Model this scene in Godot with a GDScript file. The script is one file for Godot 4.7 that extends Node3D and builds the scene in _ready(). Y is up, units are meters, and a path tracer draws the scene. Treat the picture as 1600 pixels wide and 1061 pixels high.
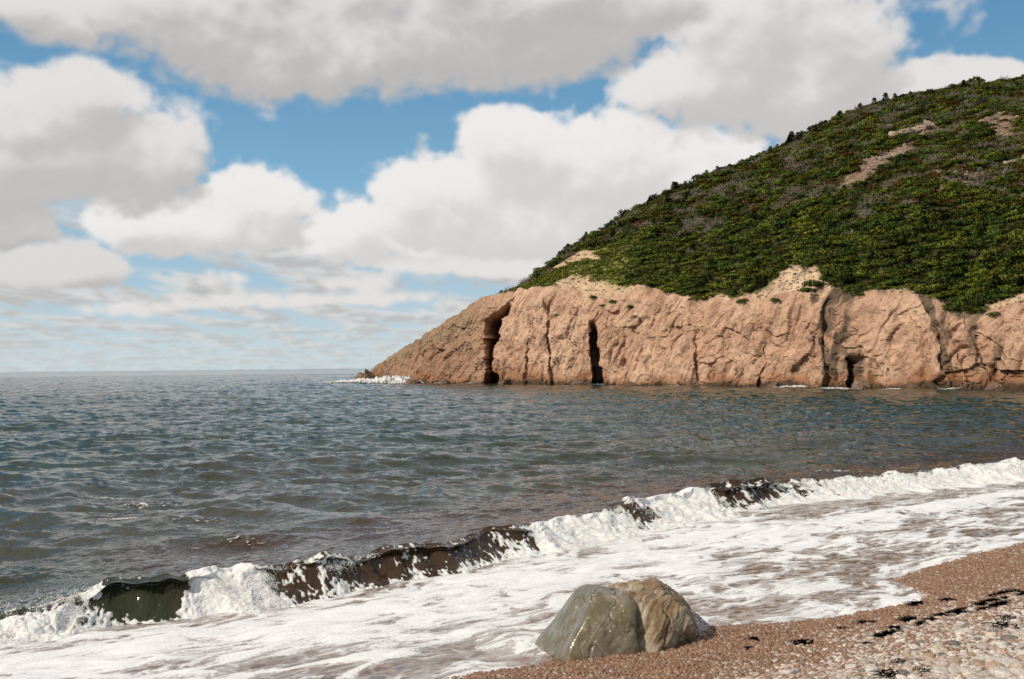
extends Node3D
# A pebble beach with a breaking wave, a grey-green sea and a pink rock headland under fair weather clouds.
# World: y up, metres, mean sea level y = 0; the camera stands on the beach and looks out along -z.

const SHORE := Vector2(0.794, -0.608)      # along the shore (x, z)
const SEAWARD := Vector2(-0.608, -0.794)   # out to sea (x, z)
const TOWARDS_SUN := Vector3(-0.66, 0.64, 0.40)

func _ready() -> void:
	# --- camera
	var cam := Camera3D.new()
	cam.name = "camera"
	add_child(cam)
	cam.fov = 37.65
	cam.near = 0.05
	cam.far = 30000.0
	cam.position = Vector3(0, 3.0, 0)
	cam.basis = Basis(Vector3.RIGHT, deg_to_rad(1.62)) * Basis(Vector3.BACK, deg_to_rad(-0.6))
	cam.current = true
	# --- sky, exposure
	var env := Environment.new()
	env.background_mode = Environment.BG_SKY
	var sky := Sky.new()
	var pano := PanoramaSkyMaterial.new()
	pano.panorama = ImageTexture.create_from_image(sky_image())
	sky.sky_material = pano
	env.sky = sky
	env.background_energy_multiplier = 1.0
	env.tonemap_mode = Environment.TONE_MAPPER_LINEAR
	env.tonemap_exposure = 0.9
	env.sdfgi_enabled = true
	env.ssao_enabled = true
	env.ssil_enabled = true
	var we := WorldEnvironment.new()
	we.name = "world_environment"
	we.environment = env
	add_child(we)
	# --- sun, high on the left and a little behind the camera
	var sun := DirectionalLight3D.new()
	sun.name = "sun"
	add_child(sun)
	sun.look_at_from_position(TOWARDS_SUN.normalized() * 100.0, Vector3.ZERO)
	sun.light_energy = 1.58
	sun.light_color = Color(1.0, 0.955, 0.89)
	sun.light_angular_distance = 0.53
	sun.shadow_enabled = true
	# --- the place, large things first
	setup_noise()
	build_beach()
	build_sea()
	build_headland()
	build_wave()
	build_swash()
	build_boulder()
	build_shore_rocks()
	build_hill_plants()
	build_pebbles()
	build_seaweed()
	build_spray()

# ------------------------------------------------------------------ helpers
func noise(seed_: int, freq: float, octaves := 1, kind := FastNoiseLite.TYPE_SIMPLEX_SMOOTH, fractal := FastNoiseLite.FRACTAL_FBM) -> FastNoiseLite:
	var n := FastNoiseLite.new()
	n.noise_type = kind
	n.seed = seed_
	n.frequency = freq
	n.fractal_type = fractal if octaves > 1 else FastNoiseLite.FRACTAL_NONE
	n.fractal_octaves = octaves
	return n

func cells(seed_: int, freq: float, ret: FastNoiseLite.CellularReturnType) -> FastNoiseLite:
	var n := FastNoiseLite.new()
	n.noise_type = FastNoiseLite.TYPE_CELLULAR
	n.seed = seed_
	n.frequency = freq
	n.fractal_type = FastNoiseLite.FRACTAL_NONE
	n.cellular_return_type = ret
	n.cellular_jitter = 1.0
	return n

func step01(a: float, b: float, x: float) -> float:
	var t := clampf((x - a) / (b - a), 0.0, 1.0)
	return t * t * (3.0 - 2.0 * t)

func in_parallel(work: Callable, count: int) -> void:
	var id := WorkerThreadPool.add_group_task(work, count, -1, true)
	WorkerThreadPool.wait_for_group_task_completion(id)

func put(o: Node3D, called: String, parent: Node = null) -> Node3D:
	o.name = called
	if parent == null:
		add_child(o, true)
	else:
		parent.add_child(o, true)
	return o

func tag(o: Node, label: String, category: String, group := "", kind := "") -> void:
	if label:
		o.set_meta("label", label)
	if category:
		o.set_meta("category", category)
	if group:
		o.set_meta("group", group)
	if kind:
		o.set_meta("kind", kind)

func mesh_node(m: Mesh, mat: Material, called: String, parent: Node = null) -> MeshInstance3D:
	var o := MeshInstance3D.new()
	o.mesh = m
	if mat:
		o.material_override = mat
	put(o, called, parent)
	return o

func array_mesh(v: PackedVector3Array, idx: PackedInt32Array, nrm: PackedVector3Array, col: PackedColorArray = PackedColorArray(), uv: PackedVector2Array = PackedVector2Array()) -> ArrayMesh:
	var a := []
	a.resize(Mesh.ARRAY_MAX)
	a[Mesh.ARRAY_VERTEX] = v
	a[Mesh.ARRAY_INDEX] = idx
	if nrm.size():
		a[Mesh.ARRAY_NORMAL] = nrm
	if col.size():
		a[Mesh.ARRAY_COLOR] = col
	if uv.size():
		a[Mesh.ARRAY_TEX_UV] = uv
	var m := ArrayMesh.new()
	m.add_surface_from_arrays(Mesh.PRIMITIVE_TRIANGLES, a)
	return m

# normals of a grid of vertices, row-major, w columns; flip turns them over
func grid_normals(v: PackedVector3Array, w: int, h: int, flip := false) -> PackedVector3Array:
	var n := PackedVector3Array()
	n.resize(v.size())
	var sgn := -1.0 if flip else 1.0
	for j in h:
		var j0 := maxi(j - 1, 0) * w
		var j1 := mini(j + 1, h - 1) * w
		for i in w:
			var a := v[j * w + mini(i + 1, w - 1)] - v[j * w + maxi(i - 1, 0)]
			var b := v[j1 + i] - v[j0 + i]
			n[j * w + i] = a.cross(b).normalized() * sgn
	return n

func grid_index(w: int, h: int, flip := false) -> PackedInt32Array:
	var idx := PackedInt32Array()
	idx.resize((w - 1) * (h - 1) * 6)
	var k := 0
	for j in h - 1:
		for i in w - 1:
			var a := j * w + i
			var b := a + 1
			var c := a + w
			var d := c + 1
			if not flip:
				idx[k] = a; idx[k + 1] = c; idx[k + 2] = b; idx[k + 3] = b; idx[k + 4] = c; idx[k + 5] = d
			else:
				idx[k] = a; idx[k + 1] = b; idx[k + 2] = c; idx[k + 3] = b; idx[k + 4] = d; idx[k + 5] = c
			k += 6
	return idx

func keyed(xs: Array, ys: Array, x: float) -> float:
	var n := xs.size()
	if x <= xs[0]:
		return ys[0]
	if x >= xs[n - 1]:
		return ys[n - 1]
	var k := 0
	while x > xs[k + 1]:
		k += 1
	var t: float = (x - xs[k]) / (xs[k + 1] - xs[k])
	var y0: float = ys[maxi(k - 1, 0)]
	var y1: float = ys[k]
	var y2: float = ys[k + 1]
	var y3: float = ys[mini(k + 2, n - 1)]
	var x0: float = xs[maxi(k - 1, 0)]
	var x1: float = xs[k]
	var x2: float = xs[k + 1]
	var x3: float = xs[mini(k + 2, n - 1)]
	var d := x2 - x1
	var m1 := (y2 - y0) / (x2 - x0) * d
	var m2 := (y3 - y1) / (x3 - x1) * d
	var t2 := t * t
	var t3 := t2 * t
	return (2 * t3 - 3 * t2 + 1) * y1 + (t3 - 2 * t2 + t) * m1 + (-2 * t3 + 3 * t2) * y2 + (t3 - t2) * m2

func shore_s(x: float, z: float) -> float:
	return x * SHORE.x + z * SHORE.y

func shore_n(x: float, z: float) -> float:
	return x * SEAWARD.x + z * SEAWARD.y

func from_shore(s: float, n: float, y: float) -> Vector3:
	return Vector3(s * SHORE.x + n * SEAWARD.x, y, s * SHORE.y + n * SEAWARD.y)
# ------------------------------------------------------------------ sky: air and fair weather clouds, all the way round
# a cloud: brightness of its sunlit tops, of its base, softness of its edge, raggedness, puffs [azimuth, elevation, half width, half height] in degrees
const SKY_W := 4096
const SKY_H := 2048
var cloud_list: Array = []
var sky_rows: Array = []
var sky_billow: FastNoiseLite
var sky_warp: FastNoiseLite
var sky_low: FastNoiseLite
var sky_fine: FastNoiseLite
var sky_puff: FastNoiseLite

func sky_image() -> Image:
	cloud_list = [
		[0.86, 0.72, 0.5, 0.5, [[-2.9, 5.8, 4.4, 0.9], [0.4, 5.7, 3.3, 0.7], [-5.8, 6.3, 3.3, 0.7], [-8.8, 5.0, 2.9, 0.7], [-16.5, 5.0, 1.5, 0.7], [-13.4, 3.9, 4.8, 0.6], [-19.8, 3.5, 4.4, 0.6], [3.0, 5.3, 4.4, 0.7], [-6.9, 3.9, 4.1, 0.6]]],  # far low bank
		[0.80, 0.58, 0.3, 0.5, [[-23.9, 5.8, 2.9, 1.3], [-25.8, 5.4, 3.3, 1.0], [-22.7, 5.5, 1.8, 1.0]]],  # left low
		[0.67, 0.50, 0.4, 0.5, [[-26.1, 7.3, 2.2, 1.0], [-27.5, 7.6, 2.2, 1.1]]],  # left small
		[0.95, 0.75, 0.45, 0.75, [[-9.5, 8.4, 2.6, 2.1], [-7.3, 7.7, 3.5, 1.7], [-11.6, 7.3, 4.1, 1.3], [-5.3, 7.0, 2.2, 1.0]]],  # left mid pair
		[0.95, 0.70, 0.4, 0.75, [[-13.9, 10.4, 2.8, 2.1], [-16.1, 8.8, 4.4, 2.3], [-19.6, 8.1, 3.5, 1.9], [-12.5, 8.7, 1.9, 2.2], [-17.8, 7.3, 5.9, 1.4], [-21.4, 8.6, 2.2, 1.5]]],  # centre left cumulus
		[0.95, 0.74, 0.4, 0.75, [[-0.7, 13.4, 2.4, 1.6], [2.0, 12.3, 4.4, 2.4], [5.7, 12.3, 5.2, 2.8], [-5.6, 10.8, 2.9, 1.7], [-2.9, 9.7, 5.2, 3.2], [3.0, 9.3, 7.7, 2.8], [9.6, 10.9, 5.9, 2.9], [12.8, 10.7, 4.1, 2.6], [-6.5, 9.0, 2.3, 1.9], [0.1, 7.5, 8.5, 1.6]]],  # big centre cumulus
		[0.86, 0.60, 0.6, 0.8, [[-25.8, 12.9, 4.8, 3.1], [-21.7, 13.4, 4.4, 3.1], [-18.3, 12.3, 2.3, 2.1], [-24.2, 10.4, 6.3, 2.4], [-20.1, 10.5, 4.4, 2.1], [-27.0, 8.9, 2.6, 2.2], [-29.0, 11.0, 5.2, 5.2], [-23.3, 15.0, 2.6, 1.8]]],  # left high
		[0.86, 0.74, 0.25, 0.6, [[24.5, 14.7, 2.9, 1.3], [26.3, 14.6, 1.2, 0.9], [22.6, 14.5, 2.6, 1.6]]],  # right lower
		[0.89, 0.64, 0.5, 0.75, [[10.8, 17.0, 4.4, 3.3], [15.4, 17.7, 5.5, 4.4], [19.4, 16.5, 3.4, 3.4], [12.9, 14.2, 6.3, 2.7], [18.1, 14.0, 4.4, 2.3], [8.3, 15.8, 2.3, 1.3], [14.8, 20.3, 6.3, 2.9]]],  # right high
		[0.76, 0.72, 0.9, 1.2, [[24.3, 17.6, 1.9, 1.5], [23.5, 15.7, 1.0, 0.7], [21.5, 18.6, 2.2, 0.7]]],  # right wisp
		[0.76, 0.72, 0.9, 1.2, [[2.4, 15.4, 1.0, 0.8], [-5.4, 12.4, 1.3, 1.0], [-13.3, 14.2, 1.3, 1.1]]],  # centre wisp
		[0.84, 0.56, 0.7, 0.85, [[-16.8, 18.2, 8.8, 4.1], [-8.7, 19.7, 12.2, 4.8], [0.2, 19.1, 8.8, 4.1], [-22.1, 19.6, 9.6, 2.6], [5.0, 19.7, 6.3, 2.9], [-13.3, 16.4, 5.5, 1.9], [-3.5, 17.3, 9.6, 1.9], [-26.1, 18.1, 4.1, 1.3], [3.2, 22.3, 12.2, 4.4]]],  # top slab
	]
	# the rest of the sky: the same kind of clouds, scattered by chance
	var rng := RandomNumberGenerator.new()
	rng.seed = 77
	for k in 160:
		var el := asin(rng.randf_range(0.07, 0.98)) * 180.0 / PI
		var az := rng.randf_range(-180.0, 180.0)
		var wide := lerpf(4.0, 10.0, rng.randf()) * (0.5 + minf(el, 30.0) / 22.0)
		if absf(az) < 31.0 + wide and el < 25.0 + wide * 0.45:
			continue
		var puffs := []
		for p in rng.randi_range(4, 8):
			var q := rng.randf_range(-1.0, 1.0)
			puffs.append([az + q * wide / maxf(cos(deg_to_rad(el)), 0.25), el + rng.randf_range(-0.22, 0.3) * wide * (1.0 - absf(q) * 0.6), wide * rng.randf_range(0.35, 0.7) / maxf(cos(deg_to_rad(el)), 0.25), wide * rng.randf_range(0.2, 0.42)])
		cloud_list.append([rng.randf_range(0.70, 0.86), rng.randf_range(0.44, 0.58), rng.randf_range(0.22, 0.6), 0.65, puffs])
	for c in cloud_list:
		var box := [1e9, -1e9, 1e9, -1e9]
		for p in c[4]:
			box = [minf(box[0], p[0] - p[2] * 1.4), maxf(box[1], p[0] + p[2] * 1.4), minf(box[2], p[1] - p[3] * 1.5), maxf(box[3], p[1] + p[3] * 1.5)]
		c.append(box)
		var flat := PackedFloat32Array()
		for p in c[4]:
			flat.append_array(PackedFloat32Array([p[0], p[1], 1.0 / p[2], 1.0 / p[3]]))
		c.append(flat)
	sky_billow = noise(5, 9.0, 6, FastNoiseLite.TYPE_SIMPLEX_SMOOTH, FastNoiseLite.FRACTAL_RIDGED)
	sky_billow.fractal_gain = 0.55
	sky_puff = noise(5, 9.0, 4, FastNoiseLite.TYPE_SIMPLEX_SMOOTH, FastNoiseLite.FRACTAL_RIDGED)
	sky_puff.fractal_gain = 0.5
	sky_warp = noise(9, 9.0, 3)
	sky_low = noise(31, 0.55, 5)
	sky_fine = noise(41, 42.0, 4)
	# the whole sky at a quarter of the resolution, then the part towards the sea in full
	var im := sky_part(SKY_W / 4, SKY_H / 4, 0, SKY_W / 4, SKY_H / 8)
	var whole := Image.create(SKY_W / 4, SKY_H / 4, false, Image.FORMAT_RGB8)
	whole.fill(Color(0.45, 0.5, 0.52))
	whole.blit_rect(im, Rect2i(0, 0, SKY_W / 4, SKY_H / 8), Vector2i.ZERO)
	whole.resize(SKY_W, SKY_H, Image.INTERPOLATE_CUBIC)
	var half := 46 * SKY_W / 360
	var top := SKY_H / 2 - 34 * SKY_H / 180
	var window := sky_part(SKY_W, SKY_H, -half, half * 2, SKY_H / 2 - top, top)
	whole.blit_rect(window, Rect2i(half, 0, half, SKY_H / 2 - top), Vector2i(0, top))
	whole.blit_rect(window, Rect2i(0, 0, half, SKY_H / 2 - top), Vector2i(SKY_W - half, top))
	return whole

func sky_part(full_w: int, full_h: int, first: int, wide: int, rows: int, top := 0) -> Image:
	sky_rows.resize(rows)
	in_parallel(func(j: int) -> void: sky_rows[j] = sky_row(full_w, full_h, first, wide, j + top), rows)
	var data := PackedByteArray()
	for r in sky_rows:
		data.append_array(r)
	sky_rows.clear()
	return Image.create_from_data(wide, rows, false, Image.FORMAT_RGB8, data)

# thickness of a cloud seen in a direction; under 0 is clear air
func cloud_depth(c: Array, az: float, el: float, detail: bool) -> float:
	var ra := deg_to_rad(az)
	var re := deg_to_rad(el)
	var d := Vector3(cos(re) * sin(ra), sin(re) * 1.25, cos(re) * cos(ra))
	var rag: float = c[3]
	var wx := sky_warp.get_noise_3dv(d) * 1.5 * rag
	var wy := sky_warp.get_noise_3d(d.x + 7.0, d.y, d.z) * 0.9 * rag
	var x := az + wx
	var y := el + wy
	var h := -9.0
	var flat: PackedFloat32Array = c[6]
	var k := 0
	var near := 0.0
	while k < flat.size():
		var da := x - flat[k]
		if da > 180.0:
			da -= 360.0
		elif da < -180.0:
			da += 360.0
		var px := da * flat[k + 2]
		var py := (y - flat[k + 1]) * flat[k + 3]
		var e := 1.0 - px * px - py * py
		if e > -1.0:
			near += (e + 1.0) * (e + 1.0)
		k += 4
	if near <= 0.0:
		return -1.0
	h = sqrt(near) - 1.0
	if detail:
		return h * 0.95 - sky_billow.get_noise_3dv(d) * 0.80 * rag - 0.07 * rag + sky_fine.get_noise_3dv(d) * 0.5
	return h * 0.95 - sky_puff.get_noise_3dv(d) * 0.80 * rag - 0.07 * rag

func sky_row(full_w: int, full_h: int, first: int, wide: int, j: int) -> PackedByteArray:
	var row := PackedByteArray()
	row.resize(wide * 3)
	var el := 90.0 - (j + 0.5) * 180.0 / full_h
	var re := deg_to_rad(el)
	var se := sin(re)
	var ce := cos(re)
	# air
	var t := pow(1.0 - se, 3.7)
	var air := Vector3(0.055, 0.22, 0.46).lerp(Vector3(0.27, 0.53, 0.74), step01(0.0, 0.62, t)).lerp(Vector3(0.64, 0.75, 0.79), step01(0.45, 1.0, t))
	var mine := []
	for c in cloud_list:
		if el > c[5][2] and el < c[5][3]:
			mine.append(c)
	for i in wide:
		var az := (first + i + 0.5) * 360.0 / full_w
		if az > 180.0:
			az -= 360.0
		var ra := deg_to_rad(az)
		var d := Vector3(ce * sin(ra), se, -ce * cos(ra))
		var col := air
		# thin far layer: a flat field of small clouds seen edge on near the horizon
		if el < 12.0:
			var far := 1.0 / (se + 0.022)
			var px := d.x * far
			var pz := d.z * far
			var cov := sky_low.get_noise_2d(px * 1.5, pz * 0.42) + 0.30 * sky_fine.get_noise_3d(d.x, d.y * 4.0, d.z)
			var amount := step01(-0.30, 0.18, cov) * step01(11.5, 6.5, el) * 0.9
			var lit := 0.58 + 0.22 * step01(0.0, 0.5, sky_low.get_noise_2d(px * 1.5 + 0.05, pz * 0.42 - 0.2) - cov + 0.25)
			col = col.lerp(Vector3(lit, lit * 0.985, lit * 0.97), amount * (0.55 + 0.45 * step01(0.0, 4.0, el)))
		for c in mine:
			var box: Array = c[5]
			if not ((az > box[0] and az < box[1]) or (az + 360.0 < box[1]) or (az - 360.0 > box[0])):
				continue
			var h := cloud_depth(c, az, el, true)
			if h <= -0.06:
				continue
			var soft: float = c[2]
			var a := step01(-0.05, soft * 1.2 + 0.24, h)
			# how much cloud lies between here and the sun
			var g0 := cloud_depth(c, az, el, false)
			var g1 := cloud_depth(c, az - 0.4, el + 0.8, false)
			var g2 := cloud_depth(c, az - 1.2, el + 2.4, false)
			var lean := 0.60 + (g0 - g1) * 1.15 + (g0 - g2) * 0.22 - maxf(g2, 0.0) * 0.62 - maxf(g1, 0.0) * 0.10 + (h - g0) * 0.24 + 0.30 * sky_warp.get_noise_3dv(d * 0.8)
			var lit := 0.5 + 0.5 * tanh(lean * 1.5 - 0.15)
			var b := lerpf(c[1], c[0], lit)
			col = col.lerp(Vector3(b, b * 0.975, b * 0.955), a)
		row[i * 3] = int(clampf(pow(col.x, 1.0 / 2.2), 0.0, 1.0) * 255.0 + 0.5)
		row[i * 3 + 1] = int(clampf(pow(col.y, 1.0 / 2.2), 0.0, 1.0) * 255.0 + 0.5)
		row[i * 3 + 2] = int(clampf(pow(col.z, 1.0 / 2.2), 0.0, 1.0) * 255.0 + 0.5)
	return row
# ------------------------------------------------------------------ shared fields
var nA: FastNoiseLite
var nB: FastNoiseLite
var nC: FastNoiseLite
var nD: FastNoiseLite
var nE: FastNoiseLite
var ground_n: FastNoiseLite
var edge_n: FastNoiseLite
var lace_n: FastNoiseLite
var lace_m: FastNoiseLite
var flow_n: FastNoiseLite
var fluff_n: FastNoiseLite

func setup_noise() -> void:
	nA = noise(101, 1.0, 2, FastNoiseLite.TYPE_SIMPLEX_SMOOTH)
	nB = noise(102, 1.0, 2, FastNoiseLite.TYPE_SIMPLEX_SMOOTH, FastNoiseLite.FRACTAL_RIDGED)
	nC = noise(103, 1.0, 1)
	nD = noise(104, 1.0, 1)
	nE = noise(105, 1.0, 1)
	ground_n = noise(120, 0.35, 4)
	edge_n = noise(121, 0.3, 4)
	lace_n = noise(130, 1.0, 4, FastNoiseLite.TYPE_SIMPLEX_SMOOTH, FastNoiseLite.FRACTAL_RIDGED)
	lace_m = noise(131, 1.0, 4)
	flow_n = noise(132, 1.0, 3)
	fluff_n = noise(133, 1.0, 4)

# height of the beach and, further out, of the sea bed
func beach_y(x: float, z: float) -> float:
	var n := shore_n(x, z)
	var s := shore_s(x, z)
	var y := 0.27 + (7.2 - n) * 0.135
	if n < 5.6:
		y += 0.05 * step01(5.6, 4.4, n)                 # a low step of cobbles above the gravel
	if n > 7.2:
		y -= (n - 7.2) * 0.03
	y = lerpf(y, 1.45 + (0.0 - n) * 0.03, step01(1.2, -2.5, n))   # a flatter top where the camera stands
	y += 0.05 * ground_n.get_noise_2d(x, z) + 0.03 * nC.get_noise_2d(s * 0.55, n * 0.4)
	y -= 0.10 * exp(-pow((s - 11.0) / 2.6, 2.0)) * step01(3.5, 6.5, n)   # the hollow between two beach cusps
	y += 0.05 * exp(-pow((s - 17.5) / 3.0, 2.0))
	return maxf(y, -6.0)

# height of the open sea
func sea_y(x: float, z: float, cell: float) -> float:
	var s := x * 0.955 - z * 0.296
	var n := x * 0.296 + z * 0.955
	var swell := nA.get_noise_2d(s * 0.035, n * 0.11)
	var y := 0.19 * swell
	y += 0.145 * (1.0 + 1.6 * step01(0.7, 3.0, cell)) * nB.get_noise_2d(s * 0.10 + 3.0, n * 0.27)
	var q := x * 0.97 + z * 0.24
	var p := -x * 0.24 + z * 0.97
	if cell < 1.6:
		y += 0.078 * (1.0 - 2.0 * absf(nC.get_noise_2d(q * 0.30, p * 0.72))) * (1.0 - step01(0.9, 1.6, cell))
	if cell < 0.7:
		y += 0.026 * (1.0 - 2.0 * absf(nD.get_noise_2d(s * 0.8, n * 1.7))) * (1.0 - step01(0.35, 0.7, cell))
	if cell < 0.3:
		y += 0.013 * nE.get_noise_2d(q * 2.1, p * 3.6) * (1.0 - step01(0.15, 0.3, cell))
	return y

func image_l8(w: int, h: int, f: Callable) -> Image:
	var rows := []
	rows.resize(h)
	in_parallel(func(j: int) -> void:
		var r := PackedByteArray()
		r.resize(w)
		for i in w:
			r[i] = int(clampf(f.call(i, j), 0.0, 1.0) * 255.0)
		rows[j] = r, h)
	var data := PackedByteArray()
	for r in rows:
		data.append_array(r)
	return Image.create_from_data(w, h, false, Image.FORMAT_L8, data)

func noise_tex(n: FastNoiseLite, size: int, normal_strength := 0.0) -> Texture2D:
	var im := n.get_seamless_image(size, size)
	if normal_strength > 0.0:
		im.convert(Image.FORMAT_RGBA8)
		im.bump_map_to_normal_map(normal_strength)
	return ImageTexture.create_from_image(im)

func water_material(colour: Color, rough: float) -> StandardMaterial3D:
	var m := StandardMaterial3D.new()
	m.albedo_color = colour
	m.vertex_color_use_as_albedo = true
	m.roughness = rough
	m.metallic_specular = 0.36
	m.normal_enabled = true
	m.normal_texture = ripple_tex
	m.normal_scale = 0.75
	m.uv1_scale = Vector3(1, 1, 1)
	return m

var ripple_tex: Texture2D

# ------------------------------------------------------------------ beach
func build_beach() -> void:
	var w := 420
	var h := 300
	var v := PackedVector3Array()
	var col := PackedColorArray()
	var uv := PackedVector2Array()
	v.resize(w * h)
	col.resize(w * h)
	uv.resize(w * h)
	var grain := noise(140, 3.0, 4)
	for j in h:
		var n := lerpf(16.0, -14.0, pow(float(j) / (h - 1), 1.15))
		for i in w:
			var s := lerpf(-28.0, 46.0, float(i) / (w - 1))
			var p := from_shore(s, n, 0.0)
			p.y = beach_y(p.x, p.z)
			v[j * w + i] = p
			uv[j * w + i] = Vector2(s, n)
			var g := 0.5 + 0.5 * grain.get_noise_2d(p.x, p.z)
			# brown wet gravel below, dry pale grit between the cobbles above
			var dry := step01(5.3, 4.5, n + 0.9 * ground_n.get_noise_2d(p.x * 1.4 + 9.0, p.z * 1.4))
			var wet_c := Color(0.19, 0.11, 0.066).lerp(Color(0.26, 0.16, 0.10), g)
			var dry_c := Color(0.30, 0.23, 0.17).lerp(Color(0.42, 0.34, 0.26), g)
			col[j * w + i] = wet_c.lerp(dry_c, dry)
	var m := StandardMaterial3D.new()
	m.vertex_color_use_as_albedo = true
	m.roughness = 0.75
	m.uv1_scale = Vector3.ONE * 0.9
	m.heightmap_enabled = true
	m.heightmap_scale = 2.2
	var cn := cells(150, 0.045, FastNoiseLite.RETURN_DISTANCE)
	m.heightmap_texture = noise_tex(cn, 512)
	m.heightmap_flip_texture = true
	var o := mesh_node(array_mesh(v, grid_index(w, h, true), grid_normals(v, w, h, true), col, uv), m, "beach")
	o.set_meta("kind", "structure")

# ------------------------------------------------------------------ open sea, finer near the shore, out to the horizon
func build_sea() -> void:
	var rn := noise(160, 0.016, 4)
	ripple_tex = noise_tex(rn, 512, 6.0)
	var radii := PackedFloat32Array()
	var r := 13.0
	while r < 12000.0:
		radii.append(r)
		if r < 45.0:
			r += 0.10 + (r - 13.0) * 0.003
		elif r < 160.0:
			r += 0.20 + (r - 45.0) * 0.0035
		elif r < 700.0:
			r += 0.60 + (r - 160.0) * 0.004
		else:
			r *= 1.02
	var h := radii.size()
	var w := 620
	var rows := []
	rows.resize(h)
	in_parallel(func(j: int) -> void:
		var row := PackedVector3Array()
		row.resize(w)
		var rad := radii[j]
		var cell := (radii[mini(j + 1, h - 1)] - rad)
		for i in w:
			var a := lerpf(-0.66, 0.72, float(i) / (w - 1))
			var x := rad * tan(a)
			var z := -rad
			var y := sea_y(x, z, cell)
			var n := shore_n(x, z)
			y *= step01(13.0, 22.0, n) * 0.65 + 0.35
			y -= 0.012 * step01(16.8, 16.0, n) + 0.3 * step01(16.0, 15.0, n)
			row[i] = Vector3(x, y, z)
		rows[j] = row, h)
	var v := PackedVector3Array()
	for q in rows:
		v.append_array(q)
	var col := PackedColorArray()
	var uv := PackedVector2Array()
	col.resize(v.size())
	uv.resize(v.size())
	for k in v.size():
		var p := v[k]
		uv[k] = Vector2(p.x, p.z) * 0.42
		var n := shore_n(p.x, p.z)
		var turbid := step01(38.0, 15.0, n + 7.0 * ground_n.get_noise_2d(p.x * 0.12, p.z * 0.2))
		col[k] = Color(0.017, 0.034, 0.027).lerp(Color(0.044, 0.041, 0.026), turbid)
	# leave out what lies on the beach side of the breaker
	var idx := PackedInt32Array()
	var full := grid_index(w, h)
	var keep := PackedByteArray()
	keep.resize(v.size())
	for k in v.size():
		keep[k] = 1 if shore_n(v[k].x, v[k].z) > 15.2 else 0
	idx.resize(full.size())
	var c := 0
	var k3 := 0
	while k3 < full.size():
		if keep[full[k3]] == 1 and keep[full[k3 + 1]] == 1 and keep[full[k3 + 2]] == 1:
			idx[c] = full[k3]
			idx[c + 1] = full[k3 + 1]
			idx[c + 2] = full[k3 + 2]
			c += 3
		k3 += 3
	idx.resize(c)
	var m := water_material(Color.WHITE, 0.06)
	var o := mesh_node(array_mesh(v, idx, grid_normals(v, w, h, false), col, uv), m, "sea")
	o.set_meta("kind", "structure")
	print("sea ", h, " rows ", c / 3, " tris")
# ------------------------------------------------------------------ headland: a rock cliff with a hill behind
# stations along the coast from the point (first) to the head of the bay: base of the cliff, its height and set-back, the ridge behind
const HK := [572, 590, 625, 660, 700, 750, 790, 850, 900, 950, 1000, 1050, 1110, 1200, 1270, 1350, 1450, 1500, 1600, 1720, 1860]
const H_BX := [-35.0, -31.0, -24.0, -17.9, -12.3, -6.0, -1.2, 5.3, 10.3, 15.1, 19.6, 23.7, 28.2, 34.2, 38.1, 42.0, 46.6, 48.7, 52.9, 55.0, 54.2]
const H_BZ := [-238.4, -229.1, -212.9, -197.8, -190.7, -182.8, -176.7, -166.9, -162.1, -157.5, -152.8, -147.9, -142.2, -133.3, -126.7, -119.1, -111.9, -108.4, -103.1, -93.3, -79.8]
const H_CH := [1.3, 4.0, 7.0, 9.6, 12.6, 16.2, 17.3, 17.3, 16.4, 14.6, 15.9, 14.6, 12.9, 12.7, 13.1, 12.1, 10.9, 8.8, 9.6, 9.0, 8.1]
const H_CIN := [1.0, 3.2, 5.6, 7.7, 10.1, 13.0, 13.8, 9.5, 9.0, 8.0, 8.8, 8.0, 7.1, 7.0, 7.2, 6.7, 6.0, 4.8, 5.3, 4.9, 4.4]
const H_RX := [-35.9, -32.1, -25.2, -18.9, -13.2, -6.4, -1.2, 6.3, 12.7, 19.3, 25.9, 32.6, 40.6, 52.6, 61.8, 72.4, 85.5, 92.1, 105.2, 120.9, 139.3]
const H_RZ := [-244.4, -237.3, -223.4, -210.5, -205.8, -200.8, -195.5, -190.0, -194.0, -197.0, -199.0, -200.0, -201.1, -202.0, -202.0, -202.0, -202.0, -202.0, -202.0, -202.0, -202.0]
const H_RH := [1.3, 4.0, 7.0, 9.6, 12.6, 16.2, 17.3, 21.9, 27.0, 31.0, 34.7, 38.3, 41.6, 46.4, 50.7, 54.8, 58.1, 59.8, 61.0, 62.4, 63.2]

var rock_big: FastNoiseLite
var rock_mid: FastNoiseLite
var rock_rid: FastNoiseLite
var rock_fine: FastNoiseLite
var rock_cell: FastNoiseLite
var rock_cell2: FastNoiseLite
var rock_crack: FastNoiseLite
var stain_n: FastNoiseLite
var rock_chip: FastNoiseLite
var rock_facet: FastNoiseLite
var hill_n: FastNoiseLite
var zone_n: FastNoiseLite

class Station:
	var b: Vector3
	var c: Vector3
	var r: Vector3
	var out: Vector3
	var ch: float
	var top: Vector3

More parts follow.
